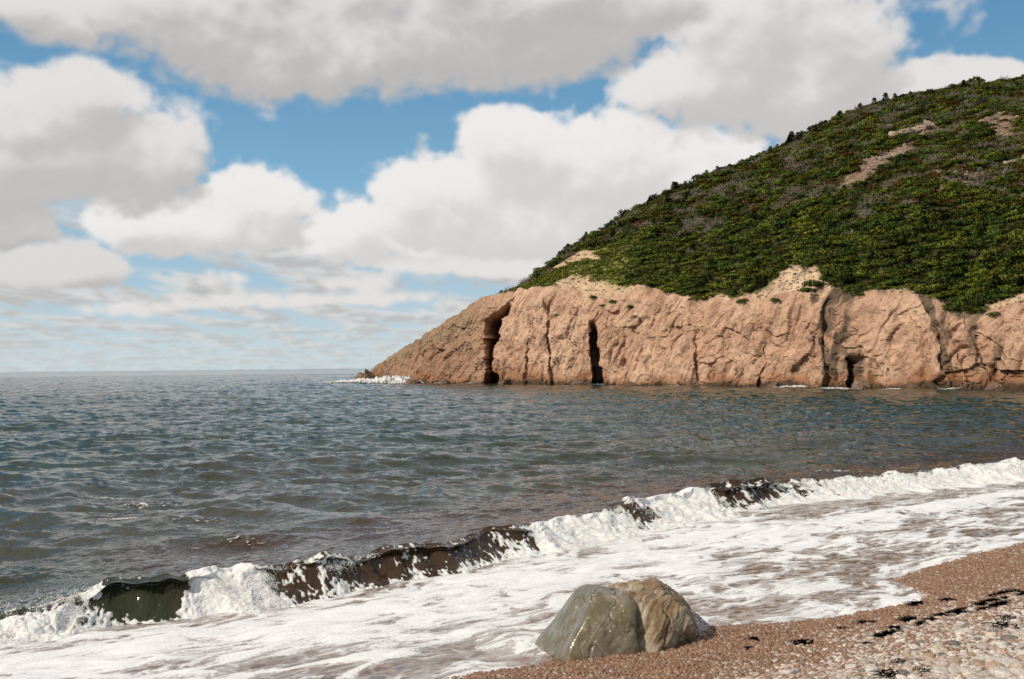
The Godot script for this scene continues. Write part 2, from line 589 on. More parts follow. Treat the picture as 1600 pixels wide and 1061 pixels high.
func station(k: float) -> Station:
	var st := Station.new()
	var bx := keyed(HK, H_BX, k)
	var bz := keyed(HK, H_BZ, k)
	var bx2 := keyed(HK, H_BX, k + 6.0)
	var bz2 := keyed(HK, H_BZ, k + 6.0)
	var bx1 := keyed(HK, H_BX, k - 6.0)
	var bz1 := keyed(HK, H_BZ, k - 6.0)
	st.out = Vector3(-(bz2 - bz1), 0, bx2 - bx1)
	st.out = -st.out.normalized() if st.out.x > 0.0 else st.out.normalized()
	st.b = Vector3(bx, 0, bz)
	st.ch = keyed(HK, H_CH, k)
	var cin := keyed(HK, H_CIN, k)
	var back := Vector3(bx, 0, bz).normalized()
	st.c = st.b + back * cin
	st.c.y = st.ch
	st.r = Vector3(keyed(HK, H_RX, k), keyed(HK, H_RH, k), keyed(HK, H_RZ, k))
	st.top = cliff_point(st, k, 1.0)
	return st

func hole(k: float, centre: float, half: float) -> float:
	return 1.0 - step01(half * 0.55, half, absf(k - centre))

var station_list: Array = []

# the nearest of the stations computed beforehand
func near_station(k: float) -> Station:
	return station_list[clampi(roundi(k) - 560, 0, 1259)]

# a point of the cliff face, t = 0 at the foot, 1 at the top
func cliff_point(st: Station, k: float, t: float) -> Vector3:
	var lean := pow(t, 1.25) if k > 800.0 else lerpf(pow(t, 1.25), t, step01(800.0, 700.0, k))
	var p := st.b.lerp(Vector3(st.c.x, 0, st.c.z), lean)
	p.y = lerpf(-1.2, st.ch, t)
	var f := p + Vector3(4.0, 0, 0) * rock_mid.get_noise_3d(p.x * 0.5, p.y * 0.5, p.z * 0.5)
	var size := minf(1.0, st.ch / 7.0)
	var d := 2.2 * rock_big.get_noise_3d(f.x, f.y * 0.4, f.z)
	d += 0.8 * rock_mid.get_noise_3d(f.x, f.y * 0.35, f.z)
	# blocks between joints: stepped faces, mostly upright
	d += 0.42 * rock_cell.get_noise_3d(f.x + f.y * 0.3, f.y * 0.3, f.z)
	d += 0.16 * rock_cell2.get_noise_3d(f.x, f.y * 0.6 + f.x * 0.5, f.z)
	d += 0.42 * rock_rid.get_noise_3d(f.x, f.y * 0.75 + f.z * 0.5, f.z)
	d += 0.14 * rock_fine.get_noise_3d(p.x * 0.7, p.y * 0.5, p.z * 0.7) + 0.22 * rock_chip.get_noise_3d(p.x + p.y * 0.2, p.y * 0.55 - p.x * 0.2, p.z)
	# broken facets with sharp edges
	d -= 0.85 * rock_facet.get_noise_3d(f.x + f.y * 0.35, f.y * 0.5, f.z) + 0.5 * rock_facet.get_noise_3d(p.x * 2.6, p.y * 1.5 - p.x * 0.8, p.z * 2.6)
	var cr := rock_crack.get_noise_3d(f.x, f.y * 0.16, f.z)
	var where := step01(-0.1, 0.35, rock_mid.get_noise_3d(p.x * 0.6, p.y * 0.6, p.z * 0.6 + 40.0))
	d -= 0.8 * exp(-pow(cr / 0.035, 2.0)) * where
	var cr2 := rock_crack.get_noise_3d(f.x * 2.7 + 40.0, f.y * 0.35 + f.x * 0.3, f.z * 2.7)
	d -= 0.5 * exp(-pow(cr2 / 0.035, 2.0)) * (1.0 - where * 0.6)
	d *= size
	# the sea cave, the narrow slot, the corners and gullies of this cliff, cut in along joints that run away from the beach
	var wob := 5.0 * rock_mid.get_noise_3d(p.x * 1.5, p.y * 1.2, p.z * 1.5 + 11.0)
	var jag := wob * 1.2 + 5.0 * rock_cell.get_noise_3d(0.0, p.y * 1.1, p.z * 0.15)
	var cut := 13.0 * hole(k + jag, 763.0 + t * 28.0, 9.0 + 16.0 * step01(0.25, 0.62, t)) * (1.0 - step01(0.66 + 0.004 * (k - 770.0), 0.80 + 0.004 * (k - 770.0), t))
	cut += 9.0 * hole(k + wob * 0.35, 935.0 - 5.0 * t, lerpf(10.5, 3.5, t)) * (1.0 - step01(0.58, 0.74, t))
	cut += 1.5 * step01(859.0, 861.0, k + wob * 0.6 + 7.0 * t) * (1.0 - step01(861.0, 872.0, k + wob * 0.6 + 7.0 * t)) * (1.0 - step01(0.75, 0.95, t))
	cut += 1.2 * step01(828.0, 830.0, k + wob) * (1.0 - step01(830.0, 842.0, k + wob)) * (1.0 - step01(0.45, 0.7, t))
	cut += 1.3 * step01(1096.0, 1098.0, k + wob * 1.6 + 14.0 * t) * (1.0 - step01(1098.0, 1112.0, k)) * (1.0 - step01(0.4, 0.7, t))
	cut += 1.0 * step01(1186.0, 1188.0, k + wob * 1.6 - 20.0 * t) * (1.0 - step01(1188.0, 1202.0, k)) * (1.0 - step01(0.4, 0.8, t))
	cut += 2.0 * hole(k + wob, 1322.0 + 8.0 * t, 28.0)
	cut += 6.0 * hole(k + wob, 1349.0 + 8.0 * t, 10.0) * (1.0 - step01(0.28, 0.42, t))
	cut += 0.9 * hole(k + wob * 1.5, 1502.0 - 52.0 * t, 7.0) + 0.7 * hole(k + wob * 1.5, 1530.0 - 48.0 * t, 6.0)
	cut += 0.7 * hole(k + wob * 1.5, 1572.0 - 60.0 * t, 7.0)
	var keep := 1.0 - step01(0.80, 1.0, t) * 0.72
	p += st.out * d * keep + Vector3(0.10, 0, -0.995) * cut * (1.0 - step01(0.85, 1.0, t))
	if t > 0.9:
		p.y += 0.7 * rock_mid.get_noise_3d(p.x * 1.5, 3.0, p.z * 1.5) * step01(0.9, 1.0, t) * size
	return p

# a point of the hill: t = 0 at the cliff top, 1 on the ridge, 2 far down the other side
func hill_point(st: Station, k: float, t: float) -> Vector3:
	var top := st.top
	if t <= 0.0:
		return top
	if t <= 1.0:
		var p := st.c.lerp(st.r, t)
		p += (top - st.c) * (1.0 - step01(0.0, 0.22, t))
		var span := st.r.y - st.ch
		p.y += span * 0.05 * sin(t * PI)
		var rough := step01(0.0, 0.12, t) * (1.0 - 0.55 * step01(0.7, 1.0, t)) * clampf(span / 14.0, 0.1, 1.0)
		p.y += (2.0 * hill_n.get_noise_2d(p.x, p.z) + 0.5 * rock_mid.get_noise_3d(p.x, 0.0, p.z)) * rough
		return p
	var q := t - 1.0
	var back := Vector3(st.r.x, 0, st.r.z).normalized()
	var out := st.r + back * (q * (30.0 + st.r.y * 4.0))
	out.y = st.r.y * (1.0 - 0.25 * q - 0.85 * q * q) - 0.5 * q * q * 6.0
	out.y += 1.5 * hill_n.get_noise_2d(out.x, out.z) * step01(1.0, 1.2, t) * clampf(st.r.y / 20.0, 0.0, 1.0)
	return out

# how bare the hill is at a spot (1 = scree or soil), from what the slope shows: strips above the cliff edge, screes higher up
func bare(k: float, t: float, p: Vector3) -> float:
	var w := zone_n.get_noise_2d(p.x * 2.2, p.z * 2.2)
	var edge := keyed([600, 760, 800, 850, 890, 940, 980, 1010, 1060, 1120, 1160, 1200, 1265, 1300, 1350, 1420, 1470, 1500, 1600, 1800], [1.2, 0.9, 0.03, 0.10, 0.22, 0.14, 0.03, 0.008, 0.0, 0.012, 0.004, 0.02, 0.10, 0.0, 0.0, 0.01, 0.0, -0.01, 0.0, 0.0], k)
	var b := step01(edge * 1.35 + 0.014, edge * 0.65 - 0.004, t + w * (0.03 + edge * 0.6))
	b = maxf(b, patch(k, t, w, 905.0, 0.52, 42.0, 0.10, -0.004))
	b = maxf(b, patch(k, t, w, 1372.0, 0.50, 66.0, 0.042, 0.0012))
	b = maxf(b, patch(k, t, w, 1560.0, 0.60, 44.0, 0.08, -0.0015) * 0.8)
	b = maxf(b, patch(k, t, w, 1452.0, 0.645, 26.0, 0.035, 0.0))
	b = maxf(b, patch(k, t, w, 1490.0, 0.36, 50.0, 0.05, 0.0006) * 0.45)
	b = maxf(b, patch(k, t, w, 1170.0, 0.42, 30.0, 0.03, 0.0) * 0.8)
	return b

func patch(k: float, t: float, w: float, kc: float, tc: float, kr: float, tr: float, tilt: float) -> float:
	var a := (k - kc) / kr
	var b := (t - tc - (k - kc) * tilt) / tr
	return step01(1.15, 0.6, a * a + b * b + w * 1.1)

# stations spaced evenly along the foot of the cliff
func even_stations(count: int) -> PackedFloat32Array:
	var at := PackedFloat32Array()
	var run := PackedFloat32Array()
	var last := Vector2.ZERO
	var total := 0.0
	for i in 1228:
		var k := 573.0 + i
		var p := Vector2(keyed(HK, H_BX, k), keyed(HK, H_BZ, k))
		if i > 0:
			total += p.distance_to(last) + 0.04
		last = p
		run.append(total)
	var j := 0
	for i in count:
		var want := total * i / (count - 1)
		while j < 1226 and run[j + 1] < want:
			j += 1
		at.append(573.0 + j + clampf((want - run[j]) / (run[j + 1] - run[j]), 0.0, 1.0))
	return at

func build_headland() -> void:
	rock_big = noise(201, 1.0 / 17.0, 2)
	rock_mid = noise(202, 1.0 / 6.5, 3)
	rock_rid = noise(203, 1.0 / 4.5, 4, FastNoiseLite.TYPE_SIMPLEX_SMOOTH, FastNoiseLite.FRACTAL_RIDGED)
	rock_fine = noise(204, 1.0 / 1.1, 3)
	rock_cell = cells(205, 1.0 / 3.6, FastNoiseLite.RETURN_CELL_VALUE)
	rock_cell2 = cells(206, 1.0 / 1.25, FastNoiseLite.RETURN_CELL_VALUE)
	rock_crack = noise(207, 1.0 / 7.0, 2)
	rock_facet = cells(213, 1.0 / 3.0, FastNoiseLite.RETURN_DISTANCE)
	rock_chip = noise(212, 1.0 / 1.9, 4, FastNoiseLite.TYPE_SIMPLEX_SMOOTH, FastNoiseLite.FRACTAL_RIDGED)
	stain_n = noise(208, 1.0 / 2.4, 4)
	hill_n = noise(209, 1.0 / 26.0, 3)
	zone_n = noise(210, 1.0 / 14.0, 4)
	station_list.resize(1260)
	in_parallel(func(i: int) -> void: station_list[i] = station(560.0 + i), 1260)
	# --- cliff
	var ks := even_stations(1400)
	var w := ks.size()
	var h := 124
	var colv := []
	colv.resize(w)
	in_parallel(func(i: int) -> void:
		var k := ks[i]
		var st := station(k)
		var line := PackedVector3Array()
		line.resize(h)
		for j in h:
			line[j] = cliff_point(st, k, float(j) / (h - 1))
		colv[i] = line, w)
	var v := PackedVector3Array()
	v.resize(w * h)
	for i in w:
		var line: PackedVector3Array = colv[i]
		for j in h:
			v[j * w + i] = line[j]
	var col := PackedColorArray()
	col.resize(w * h)
	var uv := PackedVector2Array()
	uv.resize(w * h)
	for j in h:
		var t := float(j) / (h - 1)
		for i in w:
			col[j * w + i] = rock_colour(v[j * w + i], ks[i], t)
			uv[j * w + i] = Vector2(i * 0.14, v[j * w + i].y)
	var m := StandardMaterial3D.new()
	m.resource_name = "rock"
	m.vertex_color_use_as_albedo = true
	m.roughness = 0.9
	m.metallic_specular = 0.3
	m.uv1_scale = Vector3(0.16, 0.11, 1.0)
	m.heightmap_enabled = true
	m.heightmap_texture = noise_tex(noise(214, 0.028, 5, FastNoiseLite.TYPE_SIMPLEX_SMOOTH, FastNoiseLite.FRACTAL_RIDGED), 1024)
	m.heightmap_scale = 12.0
	var o := mesh_node(array_mesh(v, grid_index(w, h, true), PackedVector3Array(), col, uv), m, "cliff")
	o.set_meta("kind", "structure")
	# --- hill
	var hw := 500
	var hh := 190
	colv.clear()
	colv.resize(hw)
	var colc := []
	colc.resize(hw)
	in_parallel(func(i: int) -> void:
		var k := lerpf(573.0, 1800.0, float(i) / (hw - 1))
		var st := station(k)
		var line := PackedVector3Array()
		var tint := PackedColorArray()
		line.resize(hh)
		tint.resize(hh)
		for j in hh:
			var t := float(j) / (hh - 31)
			if j > hh - 31:
				t = 1.0 + float(j - (hh - 31)) / 30.0
			line[j] = hill_point(st, k, t)
			tint[j] = hill_colour(line[j], k, t)
		colv[i] = line
		colc[i] = tint, hw)
	v = PackedVector3Array()
	v.resize(hw * hh)
	col = PackedColorArray()
	col.resize(hw * hh)
	for i in hw:
		var line: PackedVector3Array = colv[i]
		var tint: PackedColorArray = colc[i]
		for j in hh:
			v[j * hw + i] = line[j]
			col[j * hw + i] = tint[j]
	var hm := StandardMaterial3D.new()
	hm.resource_name = "hill_ground"
	hm.vertex_color_use_as_albedo = true
	hm.roughness = 1.0
	hm.metallic_specular = 0.15
	o = mesh_node(array_mesh(v, grid_index(hw, hh, true), grid_normals(v, hw, hh, true), col), hm, "hill")
	o.set_meta("kind", "structure")

func rock_colour(p: Vector3, k: float, t: float) -> Color:
	var a := stain_n.get_noise_3d(p.x, p.y * 0.6, p.z)
	var b := rock_mid.get_noise_3d(p.x * 0.6 + 30.0, p.y * 0.6, p.z * 0.6)
	var c := rock_fine.get_noise_3d(p.x * 1.6, p.y * 1.6, p.z * 1.6)
	var q := rock_cell.get_noise_3d(p.x + p.y * 0.25, p.y * 0.42, p.z)
	var col := Color(0.46, 0.275, 0.180).lerp(Color(0.59, 0.40, 0.275), clampf(0.5 + 0.9 * b + 0.2 * q, 0.0, 1.0))
	col = col.lerp(Color(0.30, 0.165, 0.11), clampf(0.14 + 1.1 * a, 0.0, 0.8))
	col = col.lerp(Color(0.25, 0.18, 0.135), step01(0.12, 0.45, c) * 0.55)
	col = col.lerp(Color(0.56, 0.42, 0.32), step01(0.12, 0.45, -c) * 0.4)
	# the point is browner, with its weaker grazing light painted in as darker
	var point := step01(800.0, 720.0, k + 25.0 * a)
	col = col.lerp(Color(0.25, 0.138, 0.088), 0.65 * point)
	col = col.lerp(Color(0.26, 0.20, 0.125), 0.5 * point * step01(0.62, 0.8, t + 0.15 * b))
	col = col.lerp(Color(0.07, 0.05, 0.04), step01(650.0, 585.0, k + 30.0 * b) * 0.65 * step01(0.9, 0.3, t + 0.3 * c))
	# darker brown bands and streaks that run down the face
	var streak := rock_mid.get_noise_3d(p.x * 2.6, p.y * 0.22, p.z * 2.6 + 60.0)
	var dark_band := hole(k + 12.0 * a, 1322.0 + 6.0 * t, 32.0) * step01(-0.28, 0.1, streak)
	dark_band = maxf(dark_band, hole(k + 8.0 * a, 1352.0, 24.0) * step01(0.5, 0.3, t + 0.2 * b) * step01(-0.25, 0.1, streak))
	dark_band = maxf(dark_band, hole(k + 10.0 * a, 1502.0 - 52.0 * t, 13.0) * 0.9)
	dark_band = maxf(dark_band, hole(k + 10.0 * a, 1560.0 - 60.0 * t, 62.0) * step01(-0.12, 0.22, streak) * 0.85)
	col = col.lerp(Color(0.105, 0.078, 0.052), dark_band * 0.92)
	# weed and rust in the band that the waves wet, with a ragged edge
	var wet := step01(2.2, 0.9, p.y + 2.2 * b + 0.8 * c)
	col = col.lerp(Color(0.27, 0.115, 0.05), wet * 0.65)
	col = col.lerp(Color(0.06, 0.045, 0.03), step01(1.0, 0.35, p.y + 0.9 * b + 0.4 * c) * 0.9)
	return col

func hill_colour(p: Vector3, k: float, t: float) -> Color:
	var a := zone_n.get_noise_2d(p.x * 1.7 + 60.0, p.z * 1.7)
	var c := rock_fine.get_noise_3d(p.x * 0.9, 0.0, p.z * 0.9)
	var green := Color(0.050, 0.058, 0.018).lerp(Color(0.080, 0.085, 0.027), clampf(0.5 + a + 0.5 * c, 0.0, 1.0))
	green = green.lerp(Color(0.085, 0.056, 0.03), step01(0.0, 0.4, a + 0.4 * c + (t - 0.5) * 0.4) * 0.85)
	var grass := step01(1010.0, 930.0, k + 60.0 * a) * step01(0.75, 0.45, t)
	green = green.lerp(Color(0.155, 0.19, 0.04).lerp(Color(0.24, 0.24, 0.075), clampf(0.5 + c, 0.0, 1.0)), grass * 0.9)
	var soil := Color(0.37, 0.255, 0.165).lerp(Color(0.50, 0.37, 0.245), clampf(0.5 + 0.9 * c + 0.5 * a, 0.0, 1.0))
	if t > 0.3 and k > 1000.0:
		soil = Color(0.12, 0.08, 0.055).lerp(Color(0.22, 0.155, 0.112), clampf(0.5 + c, 0.0, 1.0))
	if k < 800.0:
		soil = rock_colour(p, k, 1.0)
	return green.lerp(soil, bare(k, t, p))

# ------------------------------------------------------------------ rocks that lie in the water at the foot of the cliff
func build_shore_rocks() -> void:
	var m := StandardMaterial3D.new()
	m.resource_name = "wet_shore_rock"
	m.vertex_color_use_as_albedo = true
	m.roughness = 0.55
	var shapes := []
	for e in 3:
		var ms := fresh()
		block(ms, Vector3.ZERO, [[0.2, 0.9, 0.35, 0.7], [0.3, 0.1, 1.0, 0.8], [-0.9, 0.4, 0.4, 0.9], [0.9, 0.3, 0.2, 1.0], [0.0, 0.0, -1.0, 0.9], [0.0, -1.0, 0.0, 0.8], [-0.4, 0.7, 0.6, 0.75]], 22.0, 0.22, 0.05, 460 + e * 5, [Color(0.10, 0.065, 0.042), Color(0.22, 0.13, 0.085), Color(0.06, 0.045, 0.03), 0.7])
		shapes.append(stone_mesh(ms))
	var spots := [[574.0, 2.4, 1.7, 0.2, "dark jagged rock at the very tip of the point"], [581.0, 2.0, 2.4, 0.0, "tall dark rock just behind the tip of the point"], [592.0, 1.6, 1.3, 1.2, "dark rock in the white water beside the tip"], [640.0, 1.6, 0.9, 2.2, "low dark rock in the splash below the point"], [668.0, 1.3, 0.8, 1.8, "low rock left of the sea cave awash in foam"],
		[712.0, 1.0, 0.7, 1.2, "small rock at the cliff foot well left of the cave"], [800.0, 1.2, 0.8, 1.0, "small rock at the cliff foot right of the cave"], [905.0, 1.0, 0.6, 0.9, "small rock at the cliff foot left of the narrow slot"], [1010.0, 0.9, 0.6, 0.8, "small rock at the cliff foot right of the narrow slot"], [1100.0, 0.8, 0.6, 0.9, "small rock at the cliff foot below the middle tuft"],
		[1215.0, 0.8, 0.5, 0.7, "small rock at the cliff foot below the sandy scree"], [1362.0, 0.9, 0.9, 0.7, "dark rock at the mouth of the small right cave"], [1440.0, 0.7, 0.5, 0.7, "small rock at the cliff foot between the cave and the dark bands"], [1512.0, 0.8, 0.7, 0.6, "dark rock at the foot of the slanting dark bands"], [1566.0, 0.8, 0.7, 0.6, "rightmost dark rock at the cliff foot"]]
	for k in spots.size():
		var q: Array = spots[k]
		var st := near_station(q[0])
		var p := cliff_point(st, q[0], 0.10) + st.out * float(q[3])
		var o := mesh_node(shapes[k % 3], m, "shore_rock" if k == 0 else "shore_rock_%03d" % k)
		o.position = Vector3(p.x, 0.1, p.z)
		o.scale = Vector3(q[1], q[2], q[1] * 0.9)
		o.rotation.y = k * 1.7
		tag(o, q[4], "rock", "rocks at the foot of the cliff")
# ------------------------------------------------------------------ the breaker and the swash
const TOE_S := [-12.0, 2.2, 4.5, 6.3, 8.5, 10.4, 13.0, 15.8, 20.0, 26.4, 36.0, 50.0]
const TOE_N := [12.9, 12.35, 12.0, 11.8, 12.15, 12.5, 13.1, 13.45, 13.2, 12.5, 12.4, 12.6]
const WAVE_A := [0.40, 0.41, 0.44, 0.43, 0.37, 0.38, 0.42, 0.44, 0.38, 0.38, 0.36, 0.36]
# how broken the wave is along its length: 0 a clear dark face, 1 white water
const BROKEN_S := [-12.0, 0.5, 2.7, 3.55, 4.35, 4.8, 5.0, 5.6, 6.1, 6.4, 7.4, 8.2, 9.7, 10.6, 12.1, 12.8, 13.1, 13.7, 15.2, 16.1, 17.6, 18.6, 20.2, 26.0, 30.0, 50.0]
const BROKEN_V := [0.7, 0.95, 0.92, 0.28, 0.28, 0.85, 0.9, 0.32, 0.46, 0.50, 0.34, 0.38, 0.34, 0.80, 0.92, 0.6, 0.38, 1.0, 1.0, 0.40, 0.46, 0.54, 0.72, 0.80, 0.6, 0.5]
const EDGE_S := [-12.0, 3.0, 5.0, 5.8, 7.8, 8.5, 9.5, 10.8, 11.5, 12.0, 13.8, 15.2, 18.0, 24.0, 36.0, 50.0]
const EDGE_N := [7.3, 7.2, 7.2, 7.15, 6.9, 6.45, 6.3, 6.2, 6.8, 7.3, 7.45, 7.25, 7.3, 7.6, 7.2, 7.2]

func linear_key(xs: Array, ys: Array, x: float) -> float:
	if x <= xs[0]:
		return ys[0]
	for k in xs.size() - 1:
		if x <= xs[k + 1]:
			return lerpf(ys[k], ys[k + 1], (x - xs[k]) / (xs[k + 1] - xs[k]))
	return ys[ys.size() - 1]

var foam_white := Color(0.72, 0.72, 0.72)

func foam_material() -> StandardMaterial3D:
	var m := StandardMaterial3D.new()
	m.resource_name = "sea_foam"
	m.vertex_color_use_as_albedo = true
	m.roughness = 0.85
	m.metallic_specular = 0.3
	m.subsurf_scatter_enabled = true
	m.subsurf_scatter_strength = 0.4
	m.backlight_enabled = true
	m.backlight = Color(0.5, 0.5, 0.5)
	return m

func build_wave() -> void:
	var w := 1860
	var h := 118
	var cols := []
	cols.resize(w)
	var masks := []
	masks.resize(w)
	in_parallel(func(i: int) -> void:
		var s := -4.5 + 0.0135 * i if i < 1100 else 10.35 + 0.036 * (i - 1100)
		var line := PackedVector3Array()
		var mk := PackedFloat32Array()
		line.resize(h)
		mk.resize(h)
		var amp := keyed(TOE_S, WAVE_A, s) * (1.0 + 0.16 * nC.get_noise_1d(s * 0.9) + 0.07 * nD.get_noise_1d(s * 3.0))
		var toe := keyed(TOE_S, TOE_N, s) + 0.16 * nC.get_noise_1d(s * 0.7 + 40.0) + 0.05 * nD.get_noise_1d(s * 2.6)
		var broken := clampf(linear_key(BROKEN_S, BROKEN_V, s + 0.25 * nD.get_noise_1d(s * 1.7)), 0.0, 1.0)
		var spill := 0.0
		for e in [-0.5, -0.25, 0.0, 0.25, 0.5]:
			spill += 0.2 * linear_key(BROKEN_S, BROKEN_V, s + e)
		spill = step01(0.38, 0.86, spill + 0.12 * nD.get_noise_1d(s * 1.9))
		amp *= 1.0 - 0.22 * spill + 0.20 * nC.get_noise_1d(s * 0.55 + 20.0) + 0.10 * nD.get_noise_1d(s * 1.6 + 5.0)
		var reach := lerpf(0.62, 1.25, spill) + 0.22 * spill * nD.get_noise_1d(s * 1.4 + 70.0)
		var lip := 0.16 + 0.12 * nC.get_noise_1d(s * 0.8 + 9.0)
		var crest := toe + 0.62
		for j in h:
			var q := float(j) / (h - 1)
			var fan := (q - 0.6) * 1.5
			var sway := s + 0.35 * nD.get_noise_2d(s * 1.3, q * 1.6) + 0.16 * lace_m.get_noise_2d(s * 3.5, q * 5.0)
			broken = clampf(maxf(linear_key(BROKEN_S, BROKEN_V, sway + 0.3 * fan), linear_key(BROKEN_S, BROKEN_V, sway - 0.35 * fan) * 0.9), 0.0, 1.0)
			var off := 0.0
			var y := 0.0
			var face := 0.0
			var v := 0.0
			if q < 0.40:                                     # the long back
				var u := 1.0 - q / 0.40
				u = pow(u, 1.4)
				off = u * 4.6
				y = amp * pow(1.0 - u, 2.4)
			elif q < 0.86:                                   # over the crest and down the face
				v = (q - 0.40) / 0.46
				face = 1.0
				var curl := sin(minf(v * 3.2, 1.0) * PI)
				off = -0.62 * pow(v, 1.7) - lip * curl * 0.75
				y = amp * (1.0 - pow(v, 0.82 + 0.9 * step01(0.0, 0.25, v) * (1.0 - v)))
				# where it has toppled, the white water slopes forward in billows
				var roll := -lace_n.get_noise_3d(s * 1.3, v * 1.1, 8.0) * 0.6 + fluff_n.get_noise_2d(s * 2.6, v * 2.4)
				off = lerpf(off, -reach * pow(v, 1.08), spill)
				y = lerpf(y, amp * pow(1.0 - v, 1.25) * (1.0 + 0.28 * roll) + 0.05 * (roll + 0.2) * sin(v * PI), spill)
			else:                                            # the trough in front
				v = 1.0 + (q - 0.86) / 0.14
				off = -reach - (v - 1.0) * 0.9
				y = -0.02 - 0.05 * (v - 1.0)
			var n := crest + off
			var p := from_shore(s, n, 0.0)
			var still := step01(13.2, 22.0, n) * 0.65 + 0.35
			y += sea_y(p.x, p.z, 0.1) * still * (1.0 if face == 0.0 and q < 0.4 else 0.25)
			# lumps and cords in the face
			var cord := nB.get_noise_2d(s * 0.9 + v * 0.4, v * 0.8 + s * 0.2)
			y += 0.028 * cord * (1.0 - absf(2.0 * clampf(v, 0.0, 1.0) - 1.0)) * face
			# where it is white
			var low := lace_m.get_noise_3d(s * 1.5, v * 0.7, 3.0)
			var fleck := lace_m.get_noise_3d(s * 12.0, v * 5.5, off * 4.0)
			var web := lace_n.get_noise_3d(s * 3.0 + v * 0.6, v * 1.5, off)
			var white := (broken - 0.58) * 1.5 + 0.30 * low + 0.44 * fleck + 0.34 * web
			if q >= 0.40:
				white += step01(0.10, 0.0, v) * 0.12 + step01(0.66, 1.0, v) * 0.34
				if s < 3.2:
					white -= 0.8 * step01(0.30, 0.1, v)        # the left end still has a dark, glassy rim
			else:
				white -= 0.25 + 1.6 * step01(0.0, 0.7, off)
			mk[j] = white
			var o := Vector3.ZERO
			if white > 0.0:
				var thick := minf(white * 2.5, 1.0) * (0.35 + broken)
				var fl := fluff_n.get_noise_3d(s * 4.0, y * 5.0, n * 5.0) * 0.45 + lace_n.get_noise_3d(s * 5.0, y * 3.5, n * 4.0) * 0.22 + fluff_n.get_noise_3d(s * 24.0, y * 30.0, n * 30.0) * 0.2
				var push := thick * (0.008 + 0.045 * (fl + 0.25))
				o = from_shore(0.0, -push * 0.75, push * 0.8)
			p.y = y
			line[j] = p + o
		cols[i] = line
		masks[i] = mk, w)
	var vts := PackedVector3Array()
	var mask := PackedFloat32Array()
	vts.resize(w * h)
	mask.resize(w * h)
	for i in w:
		var line: PackedVector3Array = cols[i]
		var mk: PackedFloat32Array = masks[i]
		for j in h:
			vts[j * w + i] = line[j]
			mask[j * w + i] = mk[j]
	var nrm := grid_normals(vts, w, h, true)
	var full := grid_index(w, h, true)
	var wet := PackedInt32Array()
	var foam := PackedInt32Array()
	var k := 0
	while k < full.size():
		var mm := mask[full[k]] + mask[full[k + 1]] + mask[full[k + 2]]
		if mm > 0.0:
			foam.append_array(full.slice(k, k + 3))
		else:
			wet.append_array(full.slice(k, k + 3))
		k += 3
	var col := PackedColorArray()
	var uv := PackedVector2Array()
	col.resize(w * h)
	uv.resize(w * h)
	var fcol := PackedColorArray()
	fcol.resize(w * h)
	for i in w * h:
		var p := vts[i]
		uv[i] = Vector2(p.x, p.z) * 0.42 + Vector2(0, p.y * 0.42)
		var s := shore_s(p.x, p.z)
		var brown := step01(3.4, 6.0, s + nC.get_noise_1d(s))
		var weed := step01(0.15, 0.5, lace_m.get_noise_3d(s * 2.0, p.y * 6.0, 5.0))
		col[i] = Color(0.026, 0.029, 0.012).lerp(Color(0.045, 0.026, 0.012), brown).lerp(Color(0.028, 0.014, 0.007), weed * brown)
		var g := 0.95 + 0.16 * fluff_n.get_noise_3d(p.x * 6.0, p.y * 6.0, p.z * 6.0)
		var dense := step01(-0.04, 0.10, mask[i])
		fcol[i] = Color(0.24, 0.225, 0.18).lerp(Color(foam_white.r * g, foam_white.g * g, foam_white.b * g * 0.985), dense)
	var wave := Node3D.new()
	put(wave, "breaking_wave")
	wave.set_meta("kind", "structure")
	var wm := water_material(Color.WHITE, 0.05)
	wm.resource_name = "wave_water"
	wm.normal_scale = 1.0
	mesh_node(packed(vts, wet, nrm, col, uv), wm, "wave_water", wave)
	mesh_node(packed(vts, foam, nrm, fcol, PackedVector2Array()), foam_material(), "wave_foam", wave)
	print("wave ", wet.size() / 3, " + ", foam.size() / 3)

# a mesh of only the vertices that its triangles use
func packed(v: PackedVector3Array, idx: PackedInt32Array, nrm: PackedVector3Array, col: PackedColorArray, uv: PackedVector2Array) -> ArrayMesh:
	var to := PackedInt32Array()
	to.resize(v.size())
	to.fill(-1)
	var v2 := PackedVector3Array()
	var n2 := PackedVector3Array()
	var c2 := PackedColorArray()
	var u2 := PackedVector2Array()
	var i2 := PackedInt32Array()
	i2.resize(idx.size())
	for k in idx.size():
		var a := idx[k]
		if to[a] < 0:
			to[a] = v2.size()
			v2.append(v[a])
			n2.append(nrm[a])
			c2.append(col[a])
			if uv.size():
				u2.append(uv[a])
		i2[k] = to[a]
	return array_mesh(v2, i2, n2, c2, u2)

var web_n: FastNoiseLite
var cover_near: Curve
var cover_far: Curve

func curve_of(xs: Array, ys: Array) -> Curve:
	var c := Curve.new()
	c.min_value = -1.0
	c.max_value = 1.0
	c.bake_resolution = 200
	for k in xs.size():
		c.add_point(Vector2(xs[k], ys[k]), 0, 0, Curve.TANGENT_LINEAR, Curve.TANGENT_LINEAR)
	c.bake()
	return c

